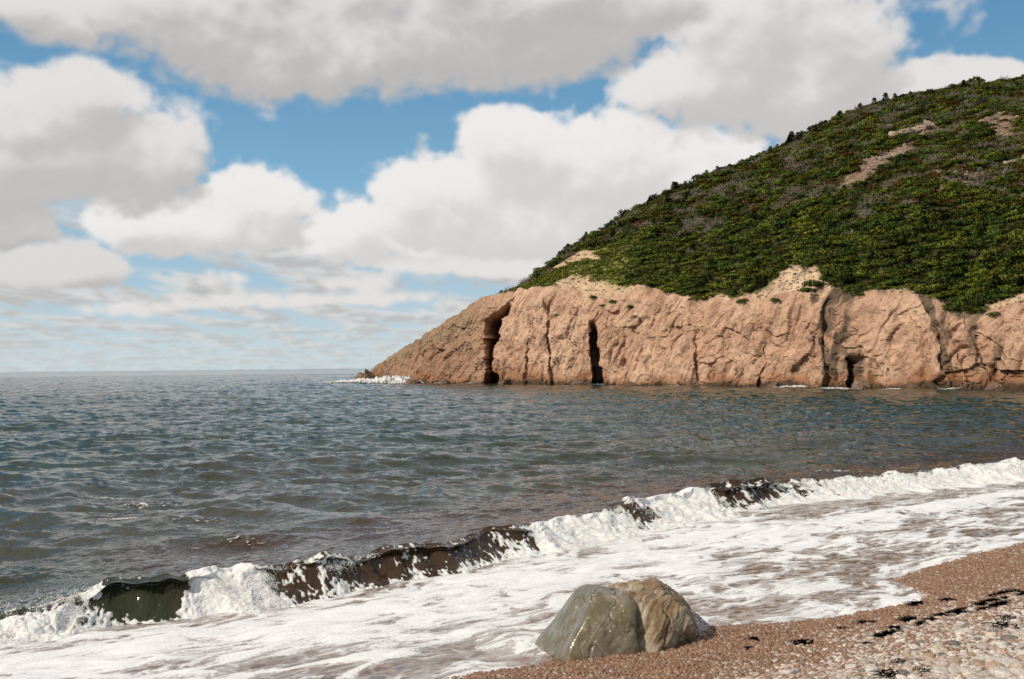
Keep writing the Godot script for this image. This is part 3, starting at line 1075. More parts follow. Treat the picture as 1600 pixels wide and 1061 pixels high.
# how much foam lies at a spot of the swash; over 0 is white
func swash_foam(s: float, n: float, toe: float, edge: float) -> float:
	var u := clampf((n - edge) / (toe - edge), 0.0, 1.1)      # 0 at the beach, 1 at the breaker
	var wx := 0.7 * flow_n.get_noise_2d(s * 0.5, n * 0.8)
	var wy := 0.35 * flow_n.get_noise_2d(s * 0.6 + 31.0, n * 0.9)
	var ws := s + wx
	var wn := n + wy
	var lace := lace_n.get_noise_2d(ws * 0.55, wn * 1.15)
	var soft := lace_m.get_noise_2d(ws * 0.42 + 50.0, wn * 0.85)
	var fine := lace_m.get_noise_2d(s * 3.6 + wx * 4.0, n * 7.0)
	var cover := 0.0
	if s < 17.0:
		cover = cover_near.sample_baked(u)
	# further along the shore the water behind the breaker lies bare and brown, then a white band
	var along := step01(14.0, 17.0, s)
	if along > 0.0:
		cover = lerpf(cover, cover_far.sample_baked(clampf(u + 0.07 * soft, 0.0, 1.0)), along)
	var thin := step01(0.28, 0.05, u) * step01(7.0, 3.0, s)
	cover -= 0.10 * thin
	var streak := lace_m.get_noise_2d(ws * 1.1 + 9.0, wn * 4.4)
	return cover + 0.36 * lace + 0.30 * soft + 0.20 * fine + 0.26 * streak

func build_swash() -> void:
	var foam := Node3D.new()
	put(foam, "swash")
	foam.set_meta("kind", "structure")
	web_n = cells(134, 2.2, FastNoiseLite.RETURN_DISTANCE2_SUB)
	cover_near = curve_of([0.0, 0.06, 0.2, 0.4, 0.62, 0.8, 0.93, 1.0], [0.10, 0.0, -0.08, 0.03, 0.17, 0.24, 0.12, -0.04])
	cover_far = curve_of([0.0, 0.05, 0.14, 0.3, 0.44, 0.56, 0.68, 0.8, 1.0], [0.02, 0.12, -0.12, 0.0, -0.02, 0.42, 0.0, -0.16, -0.18])
	for part in [[-8.0, 10.5, "near_swash", 470], [10.5, 38.0, "far_swash", 560]]:
		var s0: float = part[0]
		var s1: float = part[1]
		var n0 := 5.6
		var n1 := 14.4
		# --- what covers the sheet: white foam and bare brown water, computed on a map in shore coordinates
		var tw := 2048
		var th := 880
		var rows := []
		rows.resize(th)
		var grey := []
		grey.resize(th)
		var toes := PackedFloat32Array()
		var edges := PackedFloat32Array()
		for i in tw:
			var s := lerpf(s0, s1, (i + 0.5) / tw)
			toes.append(keyed(TOE_S, TOE_N, s))
			edges.append(keyed(EDGE_S, EDGE_N, s))
		in_parallel(func(j: int) -> void:
			var r := PackedByteArray()
			r.resize(tw * 3)
			var gr := PackedByteArray()
			gr.resize(tw)
			var n := lerpf(n0, n1, (j + 0.5) / th)
			for i in tw:
				var s := lerpf(s0, s1, (i + 0.5) / tw)
				var toe := toes[i]
				var edge := edges[i]
				if n < edge - 0.5 or n > toe + 0.9:
					continue
				var f := swash_foam(s, n, toe, edge)
				var fine := fluff_n.get_noise_2d(s * 16.0, n * 24.0)
				var net := step01(0.30, 0.06, web_n.get_noise_2d(s * 1.0 + 0.5 * flow_n.get_noise_2d(s, n), n * 1.9 + 0.4 * flow_n.get_noise_2d(s + 7.0, n)) + 1.0 + 0.12 * fine)
				var a := step01(-0.06, 0.22, f + 0.10 * fine)
				a = maxf(a, net * step01(-0.40, -0.02, f) * 0.45)
				var stone := fluff_n.get_noise_2d(s * 7.0 + 40.0, n * 9.0)
				var c := Vector3(0.16, 0.118, 0.095).lerp(Vector3(0.29, 0.21, 0.17), step01(-0.2, 0.5, stone))
				var wv := 0.62 + 0.10 * step01(0.1, 0.6, f) + 0.05 * fine
				c = c.lerp(Vector3(wv, wv, wv * 1.005), a)
				r[i * 3] = int(clampf(pow(c.x, 0.4545), 0.0, 1.0) * 255.0)
				r[i * 3 + 1] = int(clampf(pow(c.y, 0.4545), 0.0, 1.0) * 255.0)
				r[i * 3 + 2] = int(clampf(pow(c.z, 0.4545), 0.0, 1.0) * 255.0)
				gr[i] = int(clampf(0.10 + 0.62 * a + 0.22 * fine * a + 0.2 * clampf(f, 0.0, 0.6), 0.0, 1.0) * 255.0)
			rows[j] = r
			grey[j] = gr, th)
		var data := PackedByteArray()
		var gdata := PackedByteArray()
		for j in th:
			data.append_array(rows[j])
			gdata.append_array(grey[j])
		var m := StandardMaterial3D.new()
		m.resource_name = "swash_foam"
		m.albedo_texture = ImageTexture.create_from_image(Image.create_from_data(tw, th, false, Image.FORMAT_RGB8, data))
		var gt := ImageTexture.create_from_image(Image.create_from_data(tw, th, false, Image.FORMAT_L8, gdata))
		m.roughness = 1.0
		m.roughness_texture = gt
		m.metallic_specular = 0.4
		m.heightmap_enabled = true
		m.heightmap_texture = gt
		m.heightmap_scale = 1.6
		m.texture_repeat = false
		# --- the sheet
		var w: int = part[3]
		var h := 200
		var cols := []
		cols.resize(w)
		in_parallel(func(i: int) -> void:
			var s := lerpf(s0, s1, float(i) / (w - 1))
			var toe := keyed(TOE_S, TOE_N, s)
			var edge0 := keyed(EDGE_S, EDGE_N, s)
			var edge := edge0 + 0.16 * edge_n.get_noise_1d(s * 4.0) + 0.05 * edge_n.get_noise_1d(s * 22.0)
			var line := PackedVector3Array()
			line.resize(h)
			var e := from_shore(s, edge, 0.0)
			var ye := beach_y(e.x, e.z) - 0.004
			for j in h:
				var n := lerpf(n0, minf(toe + 0.25, n1), float(j) / (h - 1))
				var p := from_shore(s, n, 0.0)
				var u := (n - edge) / (toe - edge)
				if u < 0.0:
					p.y = beach_y(p.x, p.z) - 0.03 - 0.1 * minf(-u * 8.0, 1.0)
				else:
					var f := swash_foam(s, n, toe, edge0)
					p.y = lerpf(ye, 0.02, pow(u, 0.75)) + 0.03 * flow_n.get_noise_2d(s * 0.6, n * 1.4) * step01(0.0, 0.1, u) + 0.03 * clampf(f, 0.0, 0.7) * step01(0.0, 0.06, u)
					p.y += 0.07 * exp(-pow((u - 0.56 - 0.05 * flow_n.get_noise_1d(s * 0.3)) / 0.07, 2.0)) * step01(12.0, 15.0, s)
					p.y = maxf(p.y, beach_y(p.x, p.z) + 0.008 * step01(0.0, 0.03, u))
				line[j] = p
			cols[i] = line, w)
		var v := PackedVector3Array()
		var uv := PackedVector2Array()
		v.resize(w * h)
		uv.resize(w * h)
		for i in w:
			var line: PackedVector3Array = cols[i]
			for j in h:
				var p := line[j]
				v[j * w + i] = p
				uv[j * w + i] = Vector2((shore_s(p.x, p.z) - s0) / (s1 - s0), (shore_n(p.x, p.z) - n0) / (n1 - n0))
		var nrm := grid_normals(v, w, h, false)
		mesh_node(array_mesh(v, grid_index(w, h, false), nrm, PackedColorArray(), uv), m, part[2], foam)
# ------------------------------------------------------------------ the boulder: a smooth wet block split from a layered one
func block(st: Array, centre: Vector3, planes: Array, sharp: float, rough: float, strata: float, seed_: int, tones: Array) -> void:
	var nn := 190
	var mm := 120
	var big := noise(seed_, 2.6, 3)
	var fine := noise(seed_ + 1, 16.0, 3)
	var lay := noise(seed_ + 2, 1.0, 3)
	var v: PackedVector3Array = st[0]
	var nr: PackedVector3Array = st[1]
	var cl: PackedColorArray = st[2]
	var ix: PackedInt32Array = st[3]
	var first := v.size()
	var grid := PackedVector3Array()
	grid.resize((nn + 1) * (mm + 1))
	var pl := []
	for p in planes:
		pl.append([Vector3(p[0], p[1], p[2]).normalized(), p[3]])
	for j in mm + 1:
		var th := PI * j / mm
		for i in nn + 1:
			var ph := TAU * i / nn
			var d := Vector3(sin(th) * cos(ph), cos(th), sin(th) * sin(ph))
			var acc := 0.0
			for p in pl:
				var c: float = d.dot(p[0])
				if c > 0.02:
					acc += pow(c / p[1], sharp)
			var r := pow(acc, -1.0 / sharp)
			var q := d * r
			r += rough * big.get_noise_3dv(q) + rough * 0.14 * fine.get_noise_3dv(q)
			# layers that weather out as ribs
			var u := q.x * 0.80 - q.y * 0.25 + q.z * 0.55 + 0.08 * big.get_noise_3dv(q * 0.7)
			r -= (0.012 + strata * 0.9) * exp(-pow(big.get_noise_3d(q.x * 0.75 + 9.0, q.y * 0.75, q.z * 0.75) / 0.035, 2.0))
			r += strata * (absf(lay.get_noise_2d(u * 24.0, q.y * 1.5)) - 0.25)
			grid[j * (nn + 1) + i] = centre + d * r
	var gn := grid_normals(grid, nn + 1, mm + 1, false)
	for j in mm + 1:
		gn[j * (nn + 1)] = (gn[j * (nn + 1)] + gn[j * (nn + 1) + nn]).normalized()
		gn[j * (nn + 1) + nn] = gn[j * (nn + 1)]
	for k in grid.size():
		var g := grid[k]
		var q := g - centre
		if gn[k].dot(q) < 0.0:
			gn[k] = -gn[k]
		v.append(g)
		nr.append(gn[k])
		var u := q.x * 0.80 - q.y * 0.25 + q.z * 0.55 + 0.08 * big.get_noise_3dv(q * 0.7)
		var a := 0.5 + 0.5 * lay.get_noise_2d(u * 22.0, q.y * 1.2)
		var b := step01(-0.25, 0.45, big.get_noise_3d(q.x * 1.3 + 4.0, q.y * 1.3, q.z * 1.3))
		var e := 0.5 + 0.5 * fine.get_noise_3d(q.x * 2.0, q.y * 2.0, q.z * 2.0)
		var c: Color = tones[0].lerp(tones[1], b)
		c = c.lerp(tones[2], step01(0.55, 0.8, a) * tones[3])
		c = c * lerpf(0.84, 1.14, e)
		c.a = 1.0
		cl.append(c)
	for k in grid_index(nn + 1, mm + 1, false):
		ix.append(first + k)
	st[0] = v
	st[1] = nr
	st[2] = cl
	st[3] = ix

func stone_mesh(st: Array) -> ArrayMesh:
	return array_mesh(st[0], st[3], st[1], st[2])

func fresh() -> Array:
	return [PackedVector3Array(), PackedVector3Array(), PackedColorArray(), PackedInt32Array()]

func build_boulder() -> void:
	var root := Node3D.new()
	put(root, "boulder")
	root.position = Vector3(1.07, 0.20, -9.72)
	root.scale = Vector3(0.92, 1.0, 0.95)
	tag(root, "large wet olive brown boulder split down the middle at the edge of the swash", "boulder")
	var wet := StandardMaterial3D.new()
	wet.resource_name = "wet_rock"
	wet.vertex_color_use_as_albedo = true
	wet.roughness = 0.34
	wet.metallic_specular = 0.5
	wet.clearcoat_enabled = true
	wet.clearcoat = 0.9
	wet.clearcoat_roughness = 0.24
	var film := noise(321, 0.012, 4)
	wet.uv1_triplanar = true
	wet.uv1_scale = Vector3.ONE * 1.3
	wet.roughness_texture = noise_tex(film, 256)
	wet.normal_enabled = true
	wet.normal_texture = noise_tex(noise(322, 0.14, 4), 512, 5.0)
	wet.normal_scale = 0.8
	var dry := StandardMaterial3D.new()
	dry.resource_name = "layered_rock"
	dry.vertex_color_use_as_albedo = true
	dry.roughness = 0.7
	dry.metallic_specular = 0.4
	var st := fresh()
	block(st, Vector3(-0.33, 0.20, 0.08), [
		[-0.06, 0.82, 0.57, 0.41], [0.03, 0.36, 0.93, 0.40], [0.0, 0.05, 1.0, 0.46], [-0.785, 0.60, 0.16, 0.31], [-0.95, 0.02, 0.30, 0.46], [0.10, 1.0, -0.05, 0.45], [-0.45, 0.88, 0.0, 0.43],
		[0.93, 0.14, 0.34, 0.50], [0.70, 0.05, 0.71, 0.54], [0.0, 0.2, -1.0, 0.48], [0.0, -1.0, 0.0, 0.40], [0.6, 0.8, 0.0, 0.56], [-0.6, 0.0, 0.8, 0.56]],
		22.0, 0.024, 0.008, 300, [Color(0.105, 0.083, 0.034), Color(0.165, 0.135, 0.095), Color(0.23, 0.165, 0.09), 0.4])
	mesh_node(stone_mesh(st), wet, "smooth_block", root).set_meta("label", "smooth wet front half of the boulder")
	st = fresh()
	block(st, Vector3(0.32, 0.19, -0.05), [
		[0.55, 0.83, 0.05, 0.42], [-0.12, 1.0, 0.0, 0.47], [-0.35, 0.30, 0.90, 0.43], [0.40, 0.22, 0.88, 0.40], [0.97, 0.10, 0.15, 0.42], [0.60, -0.45, 0.66, 0.30], [0.9, 0.40, 0.1, 0.42],
		[0.0, 0.1, -1.0, 0.45], [-1.0, 0.1, 0.0, 0.50], [0.0, -1.0, 0.0, 0.42], [0.1, 0.75, 0.65, 0.42]],
		34.0, 0.040, 0.028, 310, [Color(0.18, 0.122, 0.066), Color(0.27, 0.22, 0.16), Color(0.42, 0.37, 0.30), 0.7])
	mesh_node(stone_mesh(st), dry, "layered_block", root).set_meta("label", "layered pale rear half of the boulder with brown seams")
	st = fresh()
	block(st, Vector3(0.70, 0.05, -0.30), [
		[0.6, 0.7, 0.2, 0.20], [-0.3, 0.9, 0.3, 0.20], [0.9, 0.1, 0.3, 0.24], [0.2, 0.3, 0.9, 0.20], [0.0, 0.0, -1.0, 0.3], [-1.0, 0.0, 0.0, 0.3], [0.0, -1.0, 0.0, 0.3]],
		16.0, 0.03, 0.02, 340, [Color(0.19, 0.10, 0.065), Color(0.26, 0.16, 0.12), Color(0.33, 0.24, 0.18), 0.5])
	var small := mesh_node(stone_mesh(st), wet, "rock")
	small.position = root.position - Vector3(0.06, 0, 0)
	tag(small, "small reddish rock against the right foot of the big boulder", "rock")
# ------------------------------------------------------------------ plants of the hill
func leaf_mesh(seed_: int, count: int, flat: float, length: float, width: float, lumps: int, ca: Color, cb: Color, upright := 0.35) -> ArrayMesh:
	var rng := RandomNumberGenerator.new()
	rng.seed = seed_
	var v := PackedVector3Array()
	var nr := PackedVector3Array()
	var cl := PackedColorArray()
	var ix := PackedInt32Array()
	var hubs := []
	for i in lumps:
		var a := TAU * i / lumps + rng.randf_range(-0.5, 0.5)
		var r := 0.0 if i == 0 else rng.randf_range(0.35, 0.7)
		hubs.append([Vector3(cos(a) * r, rng.randf_range(0.05, 0.35) * flat, sin(a) * r), rng.randf_range(0.38, 0.6) if i > 0 else 0.62])
	for i in count:
		var hb: Array = hubs[rng.randi() % lumps]
		var hc: Vector3 = hb[0]
		var hr: float = hb[1]
		var d := Vector3(rng.randfn(), absf(rng.randfn()) * 0.9, rng.randfn()).normalized()
		var p := hc + Vector3(d.x, d.y * flat * 1.25, d.z) * hr * rng.randf_range(0.72, 1.05)
		p.y = maxf(p.y, 0.0)
		var out := (d + Vector3(rng.randf_range(-0.6, 0.6), rng.randf_range(0.0, 1.0) * upright * 2.0, rng.randf_range(-0.6, 0.6))).normalized()
		var side := out.cross(Vector3(rng.randfn(), rng.randfn(), rng.randfn())).normalized()
		var l := length * rng.randf_range(0.6, 1.3)
		var wd := width * rng.randf_range(0.7, 1.3)
		var c := ca.lerp(cb, rng.randf())
		var n := (d + side.cross(out) * 0.35).normalized()
		var b := v.size()
		v.append_array(PackedVector3Array([p - out * l * 0.3, p + side * wd + out * l * 0.25, p + out * l, p - side * wd + out * l * 0.25]))
		for q in 4:
			nr.append(n)
			cl.append(c)
		ix.append_array(PackedInt32Array([b, b + 1, b + 2, b, b + 2, b + 3]))
	return array_mesh(v, ix, nr, cl)

func twig(v: PackedVector3Array, nr: PackedVector3Array, cl: PackedColorArray, ix: PackedInt32Array, a: Vector3, b: Vector3, ra: float, rb: float, c: Color) -> void:
	var ax := (b - a).normalized()
	var sd := ax.cross(Vector3(0.3, 0.2, 0.9)).normalized()
	var up := ax.cross(sd)
	var first := v.size()
	for e in 2:
		for q in 3:
			var an := TAU * q / 3.0
			var dir := sd * cos(an) + up * sin(an)
			v.append((a if e == 0 else b) + dir * (ra if e == 0 else rb))
			nr.append(dir)
			cl.append(c)
	for q in 3:
		var q2 := (q + 1) % 3
		ix.append_array(PackedInt32Array([first + q, first + 3 + q, first + q2, first + q2, first + 3 + q, first + 3 + q2]))

func twig_mesh(seed_: int, stems: int, ca: Color, cb: Color) -> ArrayMesh:
	var rng := RandomNumberGenerator.new()
	rng.seed = seed_
	var v := PackedVector3Array()
	var nr := PackedVector3Array()
	var cl := PackedColorArray()
	var ix := PackedInt32Array()
	for i in stems:
		var c := ca.lerp(cb, rng.randf())
		var a := Vector3(rng.randf_range(-0.55, 0.55), 0, rng.randf_range(-0.55, 0.55))
		var d := Vector3(rng.randfn() * 0.7 + a.x, rng.randf_range(0.5, 1.1), rng.randfn() * 0.7 + a.z).normalized()
		var l := rng.randf_range(0.5, 1.0)
		var m := a + d * l * 0.55 + Vector3(rng.randfn(), rng.randfn() * 0.5, rng.randfn()) * 0.06
		var e := m + (d + Vector3(rng.randfn(), rng.randfn() * 0.5, rng.randfn()) * 0.35).normalized() * l * 0.5
		twig(v, nr, cl, ix, a, m, 0.04, 0.028, c)
		twig(v, nr, cl, ix, m, e, 0.028, 0.008, c)
		for s in 5:
			var o := a.lerp(m, rng.randf_range(0.4, 1.0)) if s < 2 else m.lerp(e, rng.randf())
			var g := (d + Vector3(rng.randfn(), rng.randfn() * 0.6, rng.randfn()) * 0.9).normalized()
			twig(v, nr, cl, ix, o, o + g * rng.randf_range(0.12, 0.34), 0.018, 0.006, c)
	return array_mesh(v, ix, nr, cl)

# a small wind-pressed conifer: whorls of drooping boughs round a stem
func spruce_mesh(seed_: int, ca: Color, cb: Color) -> ArrayMesh:
	var rng := RandomNumberGenerator.new()
	rng.seed = seed_
	var v := PackedVector3Array()
	var nr := PackedVector3Array()
	var cl := PackedColorArray()
	var ix := PackedInt32Array()
	for k in 420:
		var y := pow(rng.randf(), 1.25)
		var reach := (1.0 - y * 0.9) * 0.56 * (0.75 + 0.25 * sin(y * 34.0)) + 0.05
		var a := rng.randf() * TAU
		var d := Vector3(cos(a), -0.15 + 0.4 * y, sin(a))
		var r := reach * sqrt(rng.randf_range(0.25, 1.0))
		var p := Vector3(cos(a) * r, y * 1.05 + 0.08, sin(a) * r)
		var out := (d + Vector3(rng.randf_range(-0.4, 0.4), rng.randf_range(-0.2, 0.5), rng.randf_range(-0.4, 0.4))).normalized()
		var side := out.cross(Vector3.UP + Vector3(rng.randfn(), 0, rng.randfn()) * 0.4).normalized()
		var l := rng.randf_range(0.10, 0.2)
		var c := ca.lerp(cb, rng.randf())
		var n := (Vector3(d.x, 0.45, d.z) + side.cross(out) * 0.3).normalized()
		var b := v.size()
		v.append_array(PackedVector3Array([p - out * l * 0.4, p + side * l * 0.42, p + out * l, p - side * l * 0.42]))
		for q in 4:
			nr.append(n)
			cl.append(c)
		ix.append_array(PackedInt32Array([b, b + 1, b + 2, b, b + 2, b + 3]))
	return array_mesh(v, ix, nr, cl)

func stem_mesh() -> ArrayMesh:
	var st := fresh()
	twig(st[0], st[1], st[2], st[3], Vector3(0, -0.2, 0), Vector3(0, 1.05, 0), 0.06, 0.012, Color(0.13, 0.10, 0.08))
	return stone_mesh(st)

func plant_material(tint: Color, called: String) -> StandardMaterial3D:
	var m := StandardMaterial3D.new()
	m.resource_name = called
	m.vertex_color_use_as_albedo = true
	m.albedo_color = tint.linear_to_srgb()
	m.roughness = 0.85
	m.metallic_specular = 0.2
	m.backlight_enabled = true
	m.backlight = Color(0.25, 0.25, 0.15)
	return m

# plants of one kind: the 300 that show largest are things, the rest one mass
# where on the hill a plant stands, in words
func place_words(k: float, t: float) -> String:
	var high := "low on the slope" if t < 0.3 else ("halfway up the slope" if t < 0.62 else ("high on the slope" if t < 0.93 else "on the skyline"))
	var along := "nearest the point" if k < 980.0 else ("left of the sandy scree" if k < 1200.0 else ("above the sandy scree" if k < 1340.0 else ("left of the right border" if k < 1480.0 else "at the right border")))
	return high + " " + along

func plant_kind(called: String, label: String, category: String, group: String, mass: String, meshes: Array, tints: Array, spots: Array, trunk: ArrayMesh = null) -> void:
	spots.sort_custom(func(a, b): return a[1] > b[1])
	var mats := []
	for k in tints.size():
		mats.append(plant_material(tints[k], called))
	var bark := plant_material(Color.WHITE, "bark")
	var singles := mini(300, spots.size())
	for i in singles:
		var sp: Array = spots[i]
		var o: Node3D
		if trunk:
			o = Node3D.new()
			put(o, called if i == 0 else "%s_%03d" % [called, i])
			mesh_node(meshes[sp[2] % meshes.size()], mats[int(sp[3] * mats.size())], "crown", o)
			mesh_node(trunk, bark, "trunk", o)
		else:
			o = mesh_node(meshes[sp[2] % meshes.size()], mats[int(sp[3] * mats.size())], called if i == 0 else "%s_%03d" % [called, i])
		o.transform = sp[0]
		tag(o, label + " " + sp[4], category, group + " " + sp[4])
	for q in meshes.size():
		var rest := []
		for i in range(singles, spots.size()):
			if spots[i][2] % meshes.size() == q:
				rest.append(spots[i])
		if rest.is_empty():
			continue
		var mm := MultiMesh.new()
		mm.transform_format = MultiMesh.TRANSFORM_3D
		mm.use_colors = true
		mm.mesh = meshes[q]
		mm.instance_count = rest.size()
		for i in rest.size():
			mm.set_instance_transform(i, rest[i][0])
			mm.set_instance_color(i, tints[int(rest[i][3] * tints.size())])
		var o := MultiMeshInstance3D.new()
		o.multimesh = mm
		o.material_override = plant_material(Color.WHITE, called)
		put(o, mass if q == 0 else "%s_%03d" % [mass, q])
		tag(o, label + " cover over the rest of the hill", category, "", "stuff")

func build_hill_plants() -> void:
	var rng := RandomNumberGenerator.new()
	rng.seed = 4242
	var green := []
	var mat := []
	var dark := []
	var russet := []
	var grey := []
	var eye := Vector3(0, 3, 0)
	for n in 20000:
		var k := rng.randf_range(775.0, 1790.0)
		var t := rng.randf_range(-0.03, 1.03)
		var pick := rng.randf()
		var pick2 := rng.randf()
		var size := 0.45 + 0.85 * pow(rng.randf(), 1.7)
		var turn := rng.randf() * TAU
		var tilt := rng.randf_range(-0.2, 0.2)
		var kind := rng.randi()
		var st := near_station(k)
		# as many per square metre everywhere
		var depth := st.c.distance_to(st.r)
		if rng.randf() > depth / 95.0 * (0.6 + 0.5 * t):
			continue
		var p := hill_point(st, k, t) if t > 0.0 else cliff_point(st, k, 1.0 + t * 3.0)
		var b := bare(k, t, p)
		if pick2 < b * 1.15 - 0.04:
			continue
		var z := zone_n.get_noise_2d(p.x * 1.3 + 200.0, p.z * 1.3)
		var z2 := zone_n.get_noise_2d(p.x * 1.6, p.z * 1.6 + 300.0)
		var up := t + 0.18 * z + (k - 1200.0) * 0.00025  # darker kinds grow upslope and rightward, some cloud shadow put into their colour
		var list := green
		var s := size
		if t < 0.55 and (k < 1000.0 + 60.0 * z or (k < 1280.0 and t < 0.42 and z2 > 0.02 + 0.0006 * (k - 1000.0) and pick < 0.7)):
			list = mat
			s = size * (0.75 if k < 1010.0 else 1.0)
		elif t > 0.965 and pick < 0.55:
			list = dark if pick < 0.36 else grey
			s = size * (0.6 + 0.75 * pick2) if pick < 0.36 else size * 0.9
		elif up > 0.36:
			if z2 > -0.02 - 0.0003 * (k - 1300.0) and pick < 0.62:
				list = russet
				s = size * 0.7
			elif z2 < -0.06 and pick < 0.62:
				list = grey
				s = size * 0.85
			elif pick < 0.46:
				list = dark
				s = size * 0.95
			elif pick < 0.55:
				list = grey
				s = size * 0.8
		elif pick < 0.12:
			list = dark
		elif pick < 0.17 and t > 0.1:
			list = grey
			s = size * 0.8
		s *= 1.25
		var bs := Basis(Vector3(1, 0, 0), tilt) * Basis(Vector3.UP, turn)
		bs = bs.scaled(Vector3(s, s * rng.randf_range(0.75, 1.1), s))
		var shade := clampf(0.5 + 1.5 * zone_n.get_noise_2d(p.x * 3.4 - 90.0, p.z * 3.4) + rng.randf_range(-0.25, 0.25), 0.0, 0.999)
		list.append([Transform3D(bs, p - Vector3(0, 0.06, 0)), s / p.distance_to(eye), kind, shade, place_words(k, t)])
	var g1 := Color(0.076, 0.106, 0.027)
	var g2 := Color(0.150, 0.190, 0.046)
	var jun := [leaf_mesh(11, 900, 0.55, 0.15, 0.036, 6, g1, g2), leaf_mesh(12, 900, 0.62, 0.14, 0.034, 7, g1, g2), leaf_mesh(13, 800, 0.48, 0.16, 0.04, 5, g1, g2)]
	plant_kind("green_shrub", "dense green shrub", "shrub", "green shrubs", "green_shrub_cover", jun, [Color(1.45, 1.32, 0.85), Color(1.0, 1.08, 0.85), Color(0.70, 0.84, 0.82), Color(1.12, 0.98, 0.62), Color(0.60, 0.70, 0.62), Color(1.05, 0.78, 0.5), Color(0.55, 0.60, 0.50)], green)
	var m1 := Color(0.13, 0.165, 0.035)
	var m2 := Color(0.23, 0.26, 0.065)
	plant_kind("plant_mat", "low bright green plant mat", "plant", "bright green mats", "plant_mat_cover", [leaf_mesh(21, 460, 0.26, 0.15, 0.05, 5, m1, m2, 0.6), leaf_mesh(22, 460, 0.3, 0.14, 0.05, 4, m1, m2, 0.6)], [Color(1.2, 1.1, 0.8), Color(1.05, 1.1, 0.9), Color(0.95, 1.0, 0.85)], mat)
	var d1 := Color(0.045, 0.058, 0.020)
	var d2 := Color(0.090, 0.105, 0.034)
	plant_kind("stunted_conifer", "small dark wind-pressed conifer", "tree", "stunted conifers", "conifer_cover", [spruce_mesh(31, d1, d2), spruce_mesh(32, d1, d2), leaf_mesh(33, 520, 0.8, 0.18, 0.06, 5, d1, d2)], [Color(0.9, 0.9, 0.8), Color(0.85, 0.78, 0.65), Color(0.78, 0.84, 0.8)], dark, stem_mesh())
	var r1 := Color(0.105, 0.062, 0.024)
	var r2 := Color(0.185, 0.110, 0.042)
	plant_kind("heath_shrub", "low russet brown heath shrub", "shrub", "brown heath", "heath_cover", [leaf_mesh(41, 460, 0.45, 0.15, 0.05, 5, r1, r2, 0.6), leaf_mesh(42, 460, 0.5, 0.14, 0.05, 4, r1, r2, 0.6)], [Color(0.80, 0.85, 0.70), Color(0.78, 0.68, 0.58), Color(0.80, 0.58, 0.42)], russet)
	var a1 := Color(0.22, 0.185, 0.155)
	var a2 := Color(0.42, 0.37, 0.32)
	plant_kind("dead_shrub", "bare grey dead shrub", "shrub", "dead grey shrubs", "dead_brush", [twig_mesh(51, 26, a1, a2), twig_mesh(52, 24, a1, a2)], [Color(0.85, 0.85, 0.85), Color(0.78, 0.73, 0.68), Color(0.72, 0.64, 0.58)], grey)
	print("plants ", green.size(), " ", mat.size(), " ", dark.size(), " ", russet.size(), " ", grey.size())
	# --- grass and herbs between the shrubs, and loose stones on the bare places
	var blades := [leaf_mesh(61, 46, 0.5, 0.55, 0.05, 3, Color(0.75, 0.75, 0.75), Color(1.15, 1.15, 1.0), 1.2), leaf_mesh(62, 46, 0.35, 0.5, 0.06, 4, Color(0.75, 0.75, 0.75), Color(1.15, 1.15, 1.0), 0.9)]
	var grass := [[], []]
	var scree := []
	for n in 48000:
		var k := rng.randf_range(770.0, 1790.0)
		var t := rng.randf_range(0.0, 1.02)
		var size := rng.randf_range(0.22, 0.5)
		var tone := rng.randf()
		var turn := rng.randf() * TAU
		var cut := rng.randf()
		if cut > 0.25 + (k - 770.0) / 800.0:
			continue
		var st := near_station(k)
		var p := hill_point(st, k, t)
		var b := bare(k, t, p)
		var c := hill_colour(p, k, t)
		if b < 0.35 or tone < 0.05:
			c = (c if b < 0.35 else Color(0.07, 0.075, 0.025)) * lerpf(0.7, 1.5, tone)
			grass[n % 2].append([Transform3D(Basis(Vector3.UP, turn).scaled(Vector3.ONE * size), p), c, size])
		elif tone < 0.5:
			c = Color(0.34, 0.25, 0.18).lerp(Color(0.19, 0.14, 0.11), tone * 2.0)
			scree.append([Transform3D(Basis(Vector3.UP, turn).scaled(Vector3.ONE * size * (0.25 + 0.5 * cut)), p), c, size])
	for q in 2:
		stones(grass[q], blades[q], plant_material(Color.WHITE, "grass"), "grass" if q == 0 else "grass_%03d" % q, "grass and low herbs between the shrubs of the hill", "grass")
	var sm := StandardMaterial3D.new()
	sm.resource_name = "scree_stone"
	sm.vertex_color_use_as_albedo = true
	sm.roughness = 0.9
	stones(scree, pebble_mesh(88, 5, 8, 0.7), sm, "scree", "loose broken stones on the bare patches of the hill", "stones")
	print("grass ", grass[0].size() * 2, " scree ", scree.size())
	# --- tufts that cling to the cliff itself
	var tuft_m := plant_material(Color(0.85, 0.95, 0.8), "tuft")
	for q in [[993.0, 0.80, 0.85, "round green tuft alone on the bare cliff below the grassy brow"], [961.0, 0.93, 0.9, "upper of three green tufts clustered on the pale cliff top"], [944.0, 0.90, 0.6, "lowest of three green tufts clustered on the pale cliff top"], [930.0, 0.97, 0.9, "leftmost of three green tufts clustered on the pale cliff top"],
			[1165.0, 0.96, 1.0, "green shrub hanging over the cliff edge left of the sandy scree"], [1218.0, 0.93, 0.9, "small spiky green shrub on the cliff edge below the sandy scree"], [1082.0, 0.70, 0.4, "tiny green tuft in the middle of the cliff face"],
			[1560.0, 0.90, 0.7, "small green shrub on the cliff edge near the right border"], [872.0, 0.72, 0.5, "small dry tuft on the cliff left of the dark slot"]]:
		var st := station(q[0])
		var p := cliff_point(st, q[0], q[1])
		var o := mesh_node(jun[int(q[0]) % 3], tuft_m, "cliff_shrub")
		o.transform = Transform3D(Basis(Vector3.UP, q[0]).scaled(Vector3(q[2], q[2] * 1.3, q[2])), p - Vector3(0, 0.25, 0) * q[2])
		tag(o, q[3], "shrub")
